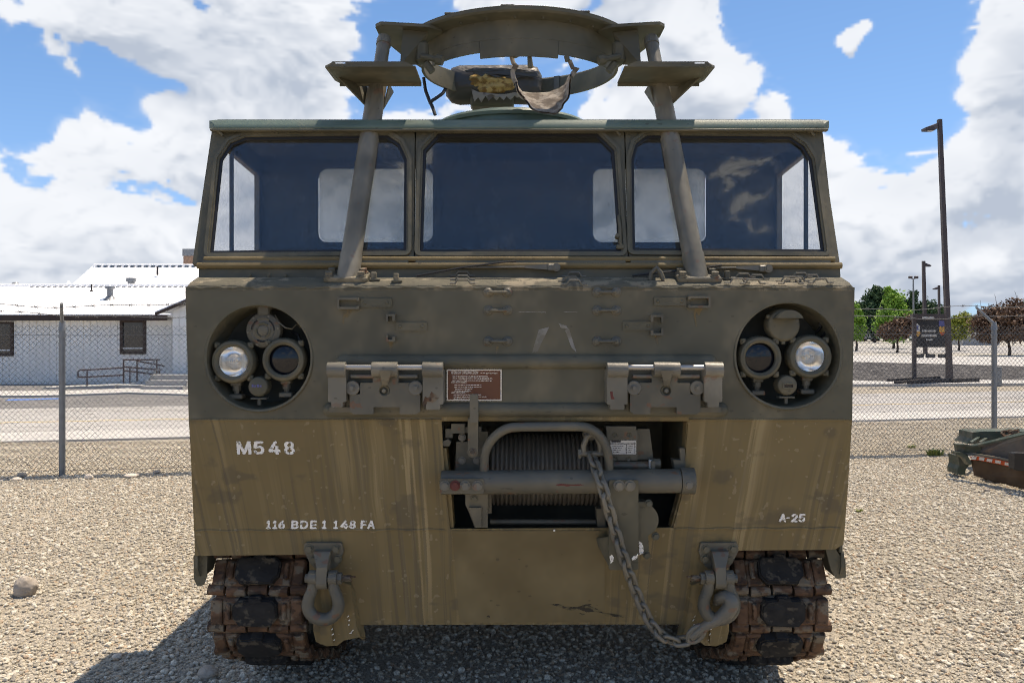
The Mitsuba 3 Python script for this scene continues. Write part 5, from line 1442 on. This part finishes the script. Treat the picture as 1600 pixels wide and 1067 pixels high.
sk_prof = lambda zb: [(.488, 3.0), (.488, zb), (.4995, zb), (.4995, 3.0)]
def arc_wall(a0, a1, zb, r0=.489, r1=.4985, zt=3.01, n=24):
    g = np.radians(np.linspace(a0, a1, n)); rows = []
    for r, z in ((r1, zt), (r1, zb), (r0, zb), (r0, zt)):
        rows.append(np.stack([RC[0] + r * np.cos(g), RC[1] + r * np.sin(g), np.full(n, z)], 1))
    v = np.stack(rows, 1).reshape(-1, 3); f = []
    for i in range(n - 1):
        for j in range(4):
            a, b_, c, d = i * 4 + j, i * 4 + (j + 1) % 4, (i + 1) * 4 + (j + 1) % 4, (i + 1) * 4 + j
            f += [[a, b_, c], [a, c, d]]
    f += [[0, 2, 1], [0, 3, 2], [(n - 1) * 4, (n - 1) * 4 + 1, (n - 1) * 4 + 2], [(n - 1) * 4, (n - 1) * 4 + 2, (n - 1) * 4 + 3]]
    return trimesh.Trimesh(v, f, process=False)


add(rg, 'skirt', arc_wall(212, 248, 2.948), 'paint', 30)
add(rg, 'skirt', arc_wall(248.2, 290, 2.920), 'paint', 30)
add(rg, 'skirt', arc_wall(290.2, 332, 2.938), 'paint', 30)
for k in range(26):
    g = math.radians(k * 360 / 26 + 4)
    c = RC + np.array([.535 * math.cos(g), .535 * math.sin(g), 3.087])
    add(rg, 'bolt', bolt(c, .0055, .010, (0, 0, -1)), 'paint')
for a in (236, 264, 300):
    g = math.radians(a); c = RC + np.array([.565 * math.cos(g), .565 * math.sin(g), 3.121])
    add(rg, 'ring_catch', box(c[0] - .03, c[0] + .03, c[1] - .012, c[1] + .012, c[2] - .004, c[2] + .004, .002), 'paint_chipped', False)
# posts, trays and ears
for s in (-1, 1):
    pb_ = P(543, 438, 3.365) if s < 0 else P(1090, 438, 3.365)
    pt_ = P(600.5, 62, 3.83) if s < 0 else P(1017, 62, 3.83)
    dirp = (pt_ - pb_) / np.linalg.norm(pt_ - pb_); LP_ = np.linalg.norm(pt_ - pb_)
    mid = pb_ + dirp * LP_ * .80
    po = add(V, 'ring_post', cyl(pb_ - dirp * .01, mid, .0425, n=28), 'sunlit_worn_paint', 30)
    add(po, 'sleeve', cyl(pb_ - dirp * .01, pb_ + dirp * .115, .0455, n=28), 'sunlit_worn_paint', 30)
    add(po, 'upper_tube', cyl(mid - dirp * .06, pt_ + dirp * .01, .0305, n=24), 'sunlit_worn_paint', 30)
    add(po, 'upper_collar', cyl(pt_ - dirp * .035, pt_ - dirp * .006, .034, n=24), 'sunlit_worn_paint', 30)
    c, dn = deck_pt(540 if s < 0 else 1087, 438)
    c = np.array([pb_[0], 3.362, 1.894])
    bpx = .088
    pl = box(-bpx, bpx, -.046, .046, 0, .022, .004)
    pl.apply_transform(mtx(c + dn * -.006 + [0, 0, 0], [1, 0, 0], [0, .952, .306], dn))
    fb = add(po, 'base_flange', pl, 'dusty_deck' if s < 0 else 'paint_chipped', False)
    for dx in (-.068, .062):
        for dy in (-.026, .03):
            q = c + [dx, dy * .95, dy * .306] + dn * .016
            add(fb, 'nut', cat(cyl(q, q + dn * .005, .020, n=14), cyl(q + dn * .005, q + dn * .02, .0155, n=6)), 'paint_chipped', False)
    # tray: shallow folded pan
    mx = (lambda x: x) if s < 0 else (lambda x: 1625 - x)
    F0, B0 = 3.46, 3.69
    zt = P(0, 97, F0)[2]
    fx = [P(mx(x), 97, F0)[0] for x in (513, 632, 649)]
    bxx = [P(mx(x), 128, B0)[0] for x in (518, 640, 652)]
    th = .006
    zf = zt - .022
    pan = Polygon([(fx[0], F0), (fx[1], F0), (fx[2] + 0.0, F0 + .10), (fx[2], B0), (fx[0] + s * -.0, B0), (fx[0] + s * .015, F0 + .05)])
    pan = Polygon([(fx[0] - s * .0, F0), (fx[2], F0), (fx[2], B0), (fx[0], B0)])
    t_ = add(V, 'side_tray', extrude(pan, mtx([0, 0, zf], [1, 0, 0], [0, 1, 0], [0, 0, 1]), th), 'paint', False)
    lip = Polygon([(fx[0], zf), (fx[0] + s * -.018, zt), (fx[1], zt), (fx[2], zf)])
    slot = sbox(*sorted((P(mx(523), 97, F0)[0], P(mx(538), 97, F0)[0])), 0, 0) if False else None
    xs0, xs1 = sorted((P(mx(524), 97, F0)[0], P(mx(540), 97, F0)[0]))
    lip = lip.difference(sbox(xs0, zt - .009, xs1, zt - .003))
    add(t_, 'front_lip', front_prism(lip, F0 - .006, F0), 'paint', False)
    tipx = fx[0] + s * .018
    add(t_, 'end_lip', trimesh.convex.convex_hull(np.array([[fx[0], F0 - .004, zf], [fx[0], B0, zf], [tipx, F0 + .02, zf + .004], [tipx, B0 - .02, zf + .006], [fx[0], F0 - .004, zf + .006], [fx[0], B0, zf + .006], [tipx + s * .0, F0 + .02, zf + .012], [tipx, B0 - .02, zf + .012], [fx[0] - s * .02, F0 - .006, zt - .002]])), 'paint', False)
    add(t_, 'rear_lip', box(*sorted((fx[0], fx[2])), B0, B0 + .006, zf - .012, zf + .006), 'paint', False)
    pm = pb_ + dirp * LP_ * .785
    g1 = P(mx(529), 128, 3.60); g1[2] = zf; pm2 = pb_ + dirp * LP_ * .70
    gus = np.array([[g1[0], 3.58, zf], [g1[0] + s * .0, 3.70, zf], [g1[0] - s * .05, 3.66, zf - .02], [pm2[0] + s * .035, pm2[1] + .0, pm2[2]], [pm2[0] + s * .035, pm2[1] + .012, pm2[2] + .005], [pm[0] + s * .04, pm[1] + .02, zf], [pm[0] + s * .04, pm[1], zf]])
    a_, b_2, c_2 = np.array([g1[0], 3.60, zf]), np.array([g1[0] - s * .03, 3.72, zf]), np.array([pm2[0] + s * .036, pm2[1], pm2[2]])
    nn = np.cross(b_2 - a_, c_2 - a_); nn /= np.linalg.norm(nn)
    add(t_, 'gusset', trimesh.convex.convex_hull(np.vstack([a_, b_2, c_2, np.array([pm[0] + s * .04, pm[1] + .02, zf]), a_ + nn * .006, b_2 + nn * .006, c_2 + nn * .006])), 'paint', False)
    a_, b_2, c_2 = np.array([pm[0] - s * .055, pm[1] - .03, zf]), np.array([pm[0] - s * .055, pm[1] + .10, zf]), np.array([pm2[0] - s * .036, pm2[1] + .0, pm2[2] - .02])
    nn = np.array([1, 0, 0.0])
    add(t_, 'gusset', trimesh.convex.convex_hull(np.vstack([a_, b_2, c_2, a_ + nn * .006, b_2 + nn * .006, c_2 + nn * .006])), 'paint', False)
    # ear joining post to ring
    ea = P(mx(588), 60, 3.83); ez = 3.098
    e_out = [(ea[0] + s * -.0, 3.80), (ea[0] - s * .02, 3.775), (ea[0] - s * .06, 3.77)]
    ep = Polygon([(ea[0], 3.80), (ea[0] - s * .03, 3.765), (RC[0] + s * .42, 3.80), (RC[0] + s * .36, 3.86), (RC[0] + s * .5, 4.25), (RC[0] + s * .585, 4.24), (ea[0] + s * .0, 3.93)]).buffer(-.015).buffer(.015, 5)
    er = add(V, 'ring_ear', extrude(ep, mtx([0, 0, 3.075], [1, 0, 0], [0, 1, 0], [0, 0, 1]), .014), 'paint', False)
    w0 = np.array([ea[0] - s * .045, 3.84, 3.074])
    add(er, 'web', trimesh.convex.convex_hull(np.array([[RC[0] + s * .545, 3.83, 3.074], [RC[0] + s * .43, 3.86, 3.074], [RC[0] + s * .545, 3.838, 3.074], [RC[0] + s * .43, 3.868, 3.074], [RC[0] + s * .555, 3.80, 2.90], [RC[0] + s * .48, 3.88, 2.93], [RC[0] + s * .555, 3.808, 2.90], [RC[0] + s * .48, 3.888, 2.93]])), 'paint', False)
    lug = RC + np.array([s * .46, -.36, 2.985])
    add(er, 'locking_lug', cat(box(lug[0] - .03, lug[0] + .03, lug[1] - .03, lug[1] + .03, 2.93, 3.03, .012), cyl(lug + [-.0, -.03, -.03], lug + [-s * .085, -.05, -.055], .014, n=10), cyl(lug + [-s * .07, -.045, -.05], lug + [-s * .10, -.05, -.058], .024, n=8), cyl(lug + [-s * .02, -.02, -.06], lug + [-s * .05, -.02, -.1], .018, n=10)), 'paint')
# cushion on the rear of the ring
cu = np.array([P(772, 130, 4.66)[0], 4.66, 3.055])
pad_ = [cyl(cu + [-.20, 0, 0], cu + [.20, 0, 0], .095, n=26)]
pad_ = lathe(cu + [0, -.01, .0], [(0, -.262), (.055, -.262), (.088, -.235), (.098, -.19), (.096, 0), (.098, .19), (.086, .24), (.05, .262), (0, .262)], 30, 'x')
pad_.vertices[:, 2] = cu[2] + (pad_.vertices[:, 2] - cu[2]) * 1.12
cs = add(V, 'back_cushion', rough_up(pad_, .018, 9, 2), 'vinyl', True, 'torn black cushion with yellow foam showing')
fo = [(735, 117), (742, 116), (752, 120), (764, 119), (776, 123), (790, 125), (802, 124), (800, 131), (806, 136), (796, 143), (780, 145), (766, 141), (755, 146), (744, 143), (740, 132)]
foam = trimesh.creation.icosphere(subdivisions=5)
fv = foam.vertices * [.152, .036, .060] + P(769, 130, 4.574)
fn_ = meshkit.fbm(fv * [14, 14, 26], 5, 5) - .5
fv = fv + foam.vertices * fn_[:, None] * [.05, .045, .055]
add(cs, 'foam', trimesh.Trimesh(fv, foam.faces, process=False), 'foam', True, 'torn yellow foam')
cov = pxplate([(728, 109), (745, 106), (800, 108), (838, 112), (842, 122), (812, 121), (800, 124), (788, 120), (776, 122), (764, 117), (752, 119), (740, 114)], .0, .012, Y=4.535)
add(cs, 'torn_cover', rough_up(cov.subdivide().subdivide(), .014, 20, 9), 'vinyl', False)
fl_ = pxplate([(736, 139), (748, 145), (760, 146), (775, 148), (790, 147), (806, 144), (812, 150), (808, 153), (803, 149), (798, 156), (792, 151), (788, 158), (781, 151), (776, 158), (770, 152), (764, 159), (758, 151), (752, 160), (747, 153), (741, 158)], .0, .006, Y=4.545)
add(cs, 'torn_flap', rough_up(fl_, .012, 30, 4), 'canvas', False)
add(V, 'cushion_base', box(P(735, 150, 4.62)[0], P(803, 150, 4.62)[0], 4.58, 4.70, P(0, 167, 4.6)[2], P(0, 150, 4.6)[2], .012), 'paint', False)
add(V, 'ring_strap', cat(*[sector(a, a + 4, [(.483, 2.994), (.483, 3.112), (.504, 3.112), (.504, 2.994), (.483, 2.994)], 4) for a in (118, 62)]), 'steel', 30)
add(V, 'strap', tube([P(662, 122, 4.52), P(665, 142, 4.5), P(671, 158, 4.48), P(676, 168, 4.46), P(680, 180, 4.45)], .010, 6), 'black_rubber')
add(V, 'strap', tube([P(700, 132, 4.55), P(692, 146, 4.5), P(684, 152, 4.48), P(676, 157, 4.47), P(673, 160, 4.46)], .009, 6), 'black_rubber')
# canvas sling under the near side
YC_ = 3.80
up_e = np.array([(806, 128), (809, 138), (816, 145), (828, 147), (844, 147), (860, 144), (873, 138), (882, 130), (888, 121), (892, 116)])
lo_e = np.array([(806, 128), (810, 144), (816, 153), (826, 163), (838, 171), (852, 175), (868, 175), (880, 170), (888, 156), (892, 116)])
nU, nV = 40, 10
tt = np.linspace(0, 9, nU)
ue = np.stack([np.interp(tt, np.arange(10), up_e[:, k]) for k in (0, 1)], 1); le = np.stack([np.interp(tt, np.arange(10), lo_e[:, k]) for k in (0, 1)], 1)
v = []
for i in range(nU):
    for j in range(nV):
        w = j / (nV - 1); p = ue[i] * (1 - w) + le[i] * w
        q = P(p[0], p[1], YC_ + .10 - .20 * w)
        v.append(q)
v = np.array(v); v += (np.stack([meshkit.fbm(v * 16, 3, k) for k in (1, 2, 3)], -1) - .5) * .035 * np.repeat(np.clip(np.minimum(np.arange(nU), nU - 1 - np.arange(nU)) / 6, 0, 1), nV)[:, None]
i, j = np.meshgrid(np.arange(nU - 1), np.arange(nV - 1), indexing='ij'); a = (i * nV + j).ravel()
f = np.stack([a, a + nV, a + nV + 1, a + 1], -1); f = np.vstack([f[:, [0, 1, 2]], f[:, [0, 2, 3]]])
sl = trimesh.Trimesh(v, f, process=False)
n_ = sl.vertex_normals * .004
v2 = np.vstack([v + n_, v - n_]); f2 = np.vstack([f, f[:, ::-1] + len(v)])
add(V, 'canvas_sling', trimesh.Trimesh(v2, f2, process=False), 'canvas', True, 'pale worn canvas sling')
for pts in ([(799, 88), (802, 99), (806, 103), (801, 112), (802, 122), (806, 130)], [(890, 95), (895, 107), (901, 108), (896, 114), (893, 120)]):
    add(V, 'sling_strap', tube([P(*p, YC_ - .02) for p in pts], [.010, .010, .014] + [.011] * (len(pts) - 3), 8), 'canvas')
add(V, 'ring_stud', cat(cyl(P(827, 86, 3.76), P(829, 106, 3.76), .010, .014, n=10)), 'paint')
add(V, 'ring_stud', cat(cyl(P(885, 88, 3.77), P(887, 96, 3.77), .012, n=10), cyl(P(805, 86, 3.75), P(806, 90, 3.75), .013, n=10)), 'paint')

# ------------------------------------------------------------------ dozer blade attachment at the right edge
DB = thing('dozer_blade', 'green and grey dozer blade on the gravel with red and white stripes along its edge', 'dozer blade')


def PZ(px, py, Y):
    return P(px, py, Y)


# main blade: an angled trough, left end far, right end nearer
def ang_prism(px_pts, Ya, Yb, xa, xb, thick):
    """outline in pixels, its depth running from Ya at column xa to Yb at xb; thickness goes straight back."""
    m = extrude(Polygon(px_pts)); v = m.vertices; out = []
    for a, b_, s in v:
        Y = Ya + (Yb - Ya) * (a - xa) / (xb - xa)
        out.append(P(a, b_, Y) + [0, thick * (1 - s), 0])
    m.vertices = np.array(out); m.invert() if m.volume < 0 else None
    return m


args = (9.25, 8.15, 1494, 1660)
add(DB, 'face', ang_prism([(1510, 694), (1520, 697), (1560, 688), (1600, 677), (1660, 665), (1660, 735), (1590, 727), (1533, 711), (1513, 711)], *args, .06), 'blade_grey', False)
add(DB, 'top_edge', ang_prism([(1494, 693.5), (1510, 694), (1521, 696.5), (1558, 688), (1600, 677), (1660, 664), (1660, 667), (1600, 680), (1558, 690.5), (1521, 699), (1494, 696)], 9.20, 8.10, 1494, 1660, .07), 'blade_green', False)
add(DB, 'end_plate', ang_prism([(1494, 694), (1505, 696), (1533, 698), (1533, 711), (1514, 711), (1497, 714)], 9.22, 8.98, 1494, 1533, .05), 'blade_green', False)
add(DB, 'lower_ledge', ang_prism([(1513, 710.5), (1528, 709.5), (1560, 714), (1586, 719), (1660, 733), (1660, 736.5), (1586, 722.5), (1560, 717), (1528, 712.5)], 9.05, 8.05, 1513, 1660, .12), 'steel', False)
st = ang_prism([(1517, 713), (1530, 713.2), (1560, 718), (1586, 724), (1660, 738), (1660, 746), (1586, 731), (1560, 725), (1530, 719), (1520, 718.5)], 9.04, 8.04, 1513, 1660, .02)
sb_ = add(DB, 'marker_strip', st, 'orange_red', False)
for x in (1519, 1531, 1543, 1556, 1571, 1588, 1606, 1626):
    w = 7 + (x - 1519) * .03; y = np.interp(x, [1517, 1530, 1560, 1586, 1660], [715.5, 716, 721.5, 727.5, 742])
    sl_ = (np.interp(x + w, [1517, 1530, 1560, 1586, 1660], [715.5, 716, 721.5, 727.5, 742]) - y)
    add(sb_, 'white_stripe', ang_prism([(x, y - 2.2), (x + w, y - 2.2 + sl_), (x + w - 1, y + 2.2 + sl_), (x - 1, y + 2.2)], 9.03, 8.03, 1513, 1660, .008), 'plate_white', False)
add(DB, 'rubber_skirt', ang_prism([(1520, 719), (1531, 719.5), (1560, 725.5), (1586, 731.5), (1660, 746.5), (1660, 775), (1600, 763), (1560, 754), (1526, 744)], 9.06, 8.06, 1513, 1660, .05), 'skirt', False)
add(DB, 'rear_frame', ang_prism([(1520, 675.5), (1532, 674), (1660, 674), (1660, 690), (1600, 688), (1530, 694), (1511, 693), (1519, 685)], 9.9, 9.2, 1510, 1660, .3), 'blade_green', False)
for x in (1519, 1533):
    add(DB, 'brace', trimesh.convex.convex_hull(np.vstack([[P(x, 693, 9.4) + [0, d, e] for d in (0, .05) for e in (0, .02)], [P(x + 13, 685, 9.8) + [0, d, e] for d in (0, .05) for e in (0, .02)]])), 'blade_green', False)
foot = ang_prism(Polygon([(1493, 706), (1502, 706.5), (1512, 712), (1519, 724), (1515, 727), (1508, 717), (1500, 711.5), (1494, 710)]), 9.15, 9.0, 1494, 1520, .10)
add(DB, 'curved_arm', foot, 'blade_green', False)
add(DB, 'foot', ang_prism([(1497, 712), (1505, 714), (1516, 725), (1509, 733), (1508, 742), (1496, 741), (1496, 733), (1499, 727)], 9.30, 9.25, 1494, 1520, .22), 'blade_green', False)
add(DB, 'end_block', ang_prism([(1585, 709), (1588, 707.5), (1616, 709), (1616, 735), (1590, 735), (1585, 733)], 8.40, 8.25, 1585, 1616, .10), 'black_rubber', False)
add(DB, 'support', cat(box(P(1560, 745, 8.9)[0], P(1600, 745, 8.9)[0] + .8, 8.95, 9.2, 0, .3, .02), box(P(1640, 745, 8.3)[0], P(1640, 745, 8.3)[0] + .1, 8.2, 9, 0, .3)), 'skirt', False)
add(DB, 'chain_heap', rough_up(cat(*[tube([P(1572 + 4 * k, 678 - 2 * (k % 2), 9.3) + [.05 * math.cos(t), 0.03 * math.sin(t), .03 * math.sin(t + k)] for t in np.linspace(0, 6.28, 12)[:-1]], .012, 6, True) for k in range(6)], tube([P(1576, 679, 9.3), P(1585, 675, 9.3), P(1592, 670, 9.3)], .012, 6)), .01, 20, 3), 'rust')

# ------------------------------------------------------------------ stones, weeds, gravel
def stone(label, px, py, wpx, hpx, m, seed, group=None):
    Y = EYE * F / (py - CY); c = P(px, py, Y); w, hh = wpx / F * Y / 2, hpx / F * Y / 2
    k = thing('stone', label, 'stone', group)
    s_ = smooth_blob([w, w * .85, hh], seed, 3, .2); s_.apply_translation([c[0], Y + w * .5, hh * .82])
    scene[k] = ply(s_, m, True)


st_ = 'pale stones lying along the fence'
stone('large rounded grey boulder alone on the gravel at the left edge', 35, 933, 36, 33, 'stone', 1)
stone('pale rounded stone at the fence foot, right of the left fence post', 137, 749.5, 14, 9, 'pale_stone', 2, st_)
stone('flat pinkish stone at the fence foot nearest the truck on the left', 203, 746.5, 24, 7, 'pale_stone', 3, st_)
stone('dark clod at the fence foot left of the left fence post', 32, 746.5, 15, 9, 'stone', 4, st_)
stone('small pale stone in front of the fence left of the left fence post', 24, 751.5, 14, 6, 'pale_stone', 5, st_)
stone('small dark stone under the fence close to the truck', 244, 740, 12, 6, 'stone', 6, st_)
stone('pinkish pebble near the truck shadow on the left gravel', 181, 1030, 15, 9, 'pale_stone', 7)
stone('grey stone at the bottom edge in the shadow left of the track', 322, 1063, 30, 22, 'stone', 8)
stone('grey stone in the shadow of the dozer blade', 1543, 770, 9, 8, 'stone', 9)


def weed(label, px, py, wpx, n, seed, hgt=.07):
    r = np.random.default_rng(seed); Y = EYE * F / (py - CY); c = P(px, py, Y); w = wpx / F * Y / 2
    k = thing('weed', label, 'weed'); ms, fs_ = [], []
    for i in range(n):
        g = r.uniform(0, 2 * np.pi); rad = w * math.sqrt(r.uniform())
        b0 = np.array([c[0] + rad * math.cos(g), Y + .6 * rad * math.sin(g), 0.0]); d = np.array([math.cos(g), math.sin(g), 0]) * r.uniform(.2, .9)
        hh = hgt * r.uniform(.5, 1.2); wd = np.array([-math.sin(g), math.cos(g), 0]) * .006
        ms += [b0 - wd, b0 + wd, b0 + d * hh * .5 + [0, 0, hh * .7] + wd, b0 + d * hh + [0, 0, hh * .9], b0 + d * hh * .5 + [0, 0, hh * .7] - wd]
        fs_ += [[5 * i, 5 * i + 1, 5 * i + 2], [5 * i, 5 * i + 2, 5 * i + 4], [5 * i + 4, 5 * i + 2, 5 * i + 3]]
    scene[k] = ply(trimesh.Trimesh(np.array(ms), fs_, process=False), 'leaf_weed', False)


weed('green weed tuft at the fence foot left of the dozer blade', 1461, 712, 24, 160, 1, .09)
weed('small weed sprig beside the right side of the truck', 1343, 800, 10, 30, 2, .03)
weed('small low weed in the gravel right of the truck, near the fence', 1424, 700, 12, 40, 3, .05)

r = np.random.default_rng(21)
shapes = []
for k in range(14):
    m = trimesh.creation.icosphere(subdivisions=0 if k % 7 else 1)
    v = m.vertices * (1 + .5 * (r.uniform(size=(len(m.vertices), 1)) - .5)) * np.array([1, r.uniform(.6, 1), r.uniform(.45, .8)])
    shapes.append((v, m.faces))


def gravel_tile(n, size, seed, lo, hi):
    r = np.random.default_rng(seed); vs, fs_, at = [], [], 0
    for i in range(n):
        v, f = shapes[r.integers(len(shapes))]
        s = lo + (hi - lo) * r.uniform() ** 3.6
        g = r.uniform(0, 2 * np.pi); R = np.array([[math.cos(g), -math.sin(g), 0], [math.sin(g), math.cos(g), 0], [0, 0, 1]])
        t = r.uniform(-.5, .5); R = R @ np.array([[1, 0, 0], [0, math.cos(t), -math.sin(t)], [0, math.sin(t), math.cos(t)]])
        vs.append(v @ R.T * s + [r.uniform(-size / 2, size / 2), r.uniform(-size / 2, size / 2), s * r.uniform(.15, .6)]); fs_.append(f + at); at += len(v)
    return trimesh.Trimesh(np.vstack(vs), np.vstack(fs_), process=False)


TS = .8
NT = 8
for k in range(NT):
    scene[f'gravel_tile_{k}'] = {'type': 'shapegroup', **{f'stones_{j}': ply(gravel_tile(int(n * (1.25, .7, 1.1, .55, 1.3, .9, 1.2, .8)[k]), TS, 50 + 10 * k + j, lo, hi), f'pebble_{j}', False)
                                 for j, (n, lo, hi) in enumerate(((2000, .0028, .0165), (520, .0028, .020), (760, .0028, .016), (380, .0028, .015)))}}
for k in range(3):
    scene[f'thin_gravel_tile_{k}'] = {'type': 'shapegroup', **{f'stones_{j}': ply(gravel_tile(n, TS, 250 + 10 * k + j, lo, hi), f'pebble_{j}', False)
                                      for j, (n, lo, hi) in enumerate(((560, .004, .0175), (150, .004, .021), (210, .004, .017), (110, .004, .016)))}}
n = 0
for y in np.arange(.4, 15.6, TS):
    for x in np.arange(-13.6, 13.6, TS):
        if tcoord(x, y + TS / 2) > 13.7 or abs(x + TS / 2) > .75 * y + 5 or (4.6 < y < 8.6 and abs(x + TS / 2) < .8):
            continue
        seen = y > 3.2 and abs(x + TS / 2) < .64 * y + .9 and y < 10.4 and not (y > 5.8 and abs(x + TS / 2) < .40 * y - 1.0)
        n += 1
        tile = f'gravel_tile_{int(r.integers(NT))}' if seen else f'thin_gravel_tile_{int(r.integers(3))}'
        scene[f'gravel__{n:03d}'] = {'type': 'instance', 'group': {'type': 'ref', 'id': tile},
                                     'to_world': T().translate([x + TS / 2, y + TS / 2, float(ground_z(x + TS / 2, y + TS / 2))]).rotate([0, 0, 1], float(90 * r.integers(4)))}
labels['gravel'] = {'label': 'pale tan crushed gravel covering the lot', 'category': 'gravel', 'kind': 'stuff'}
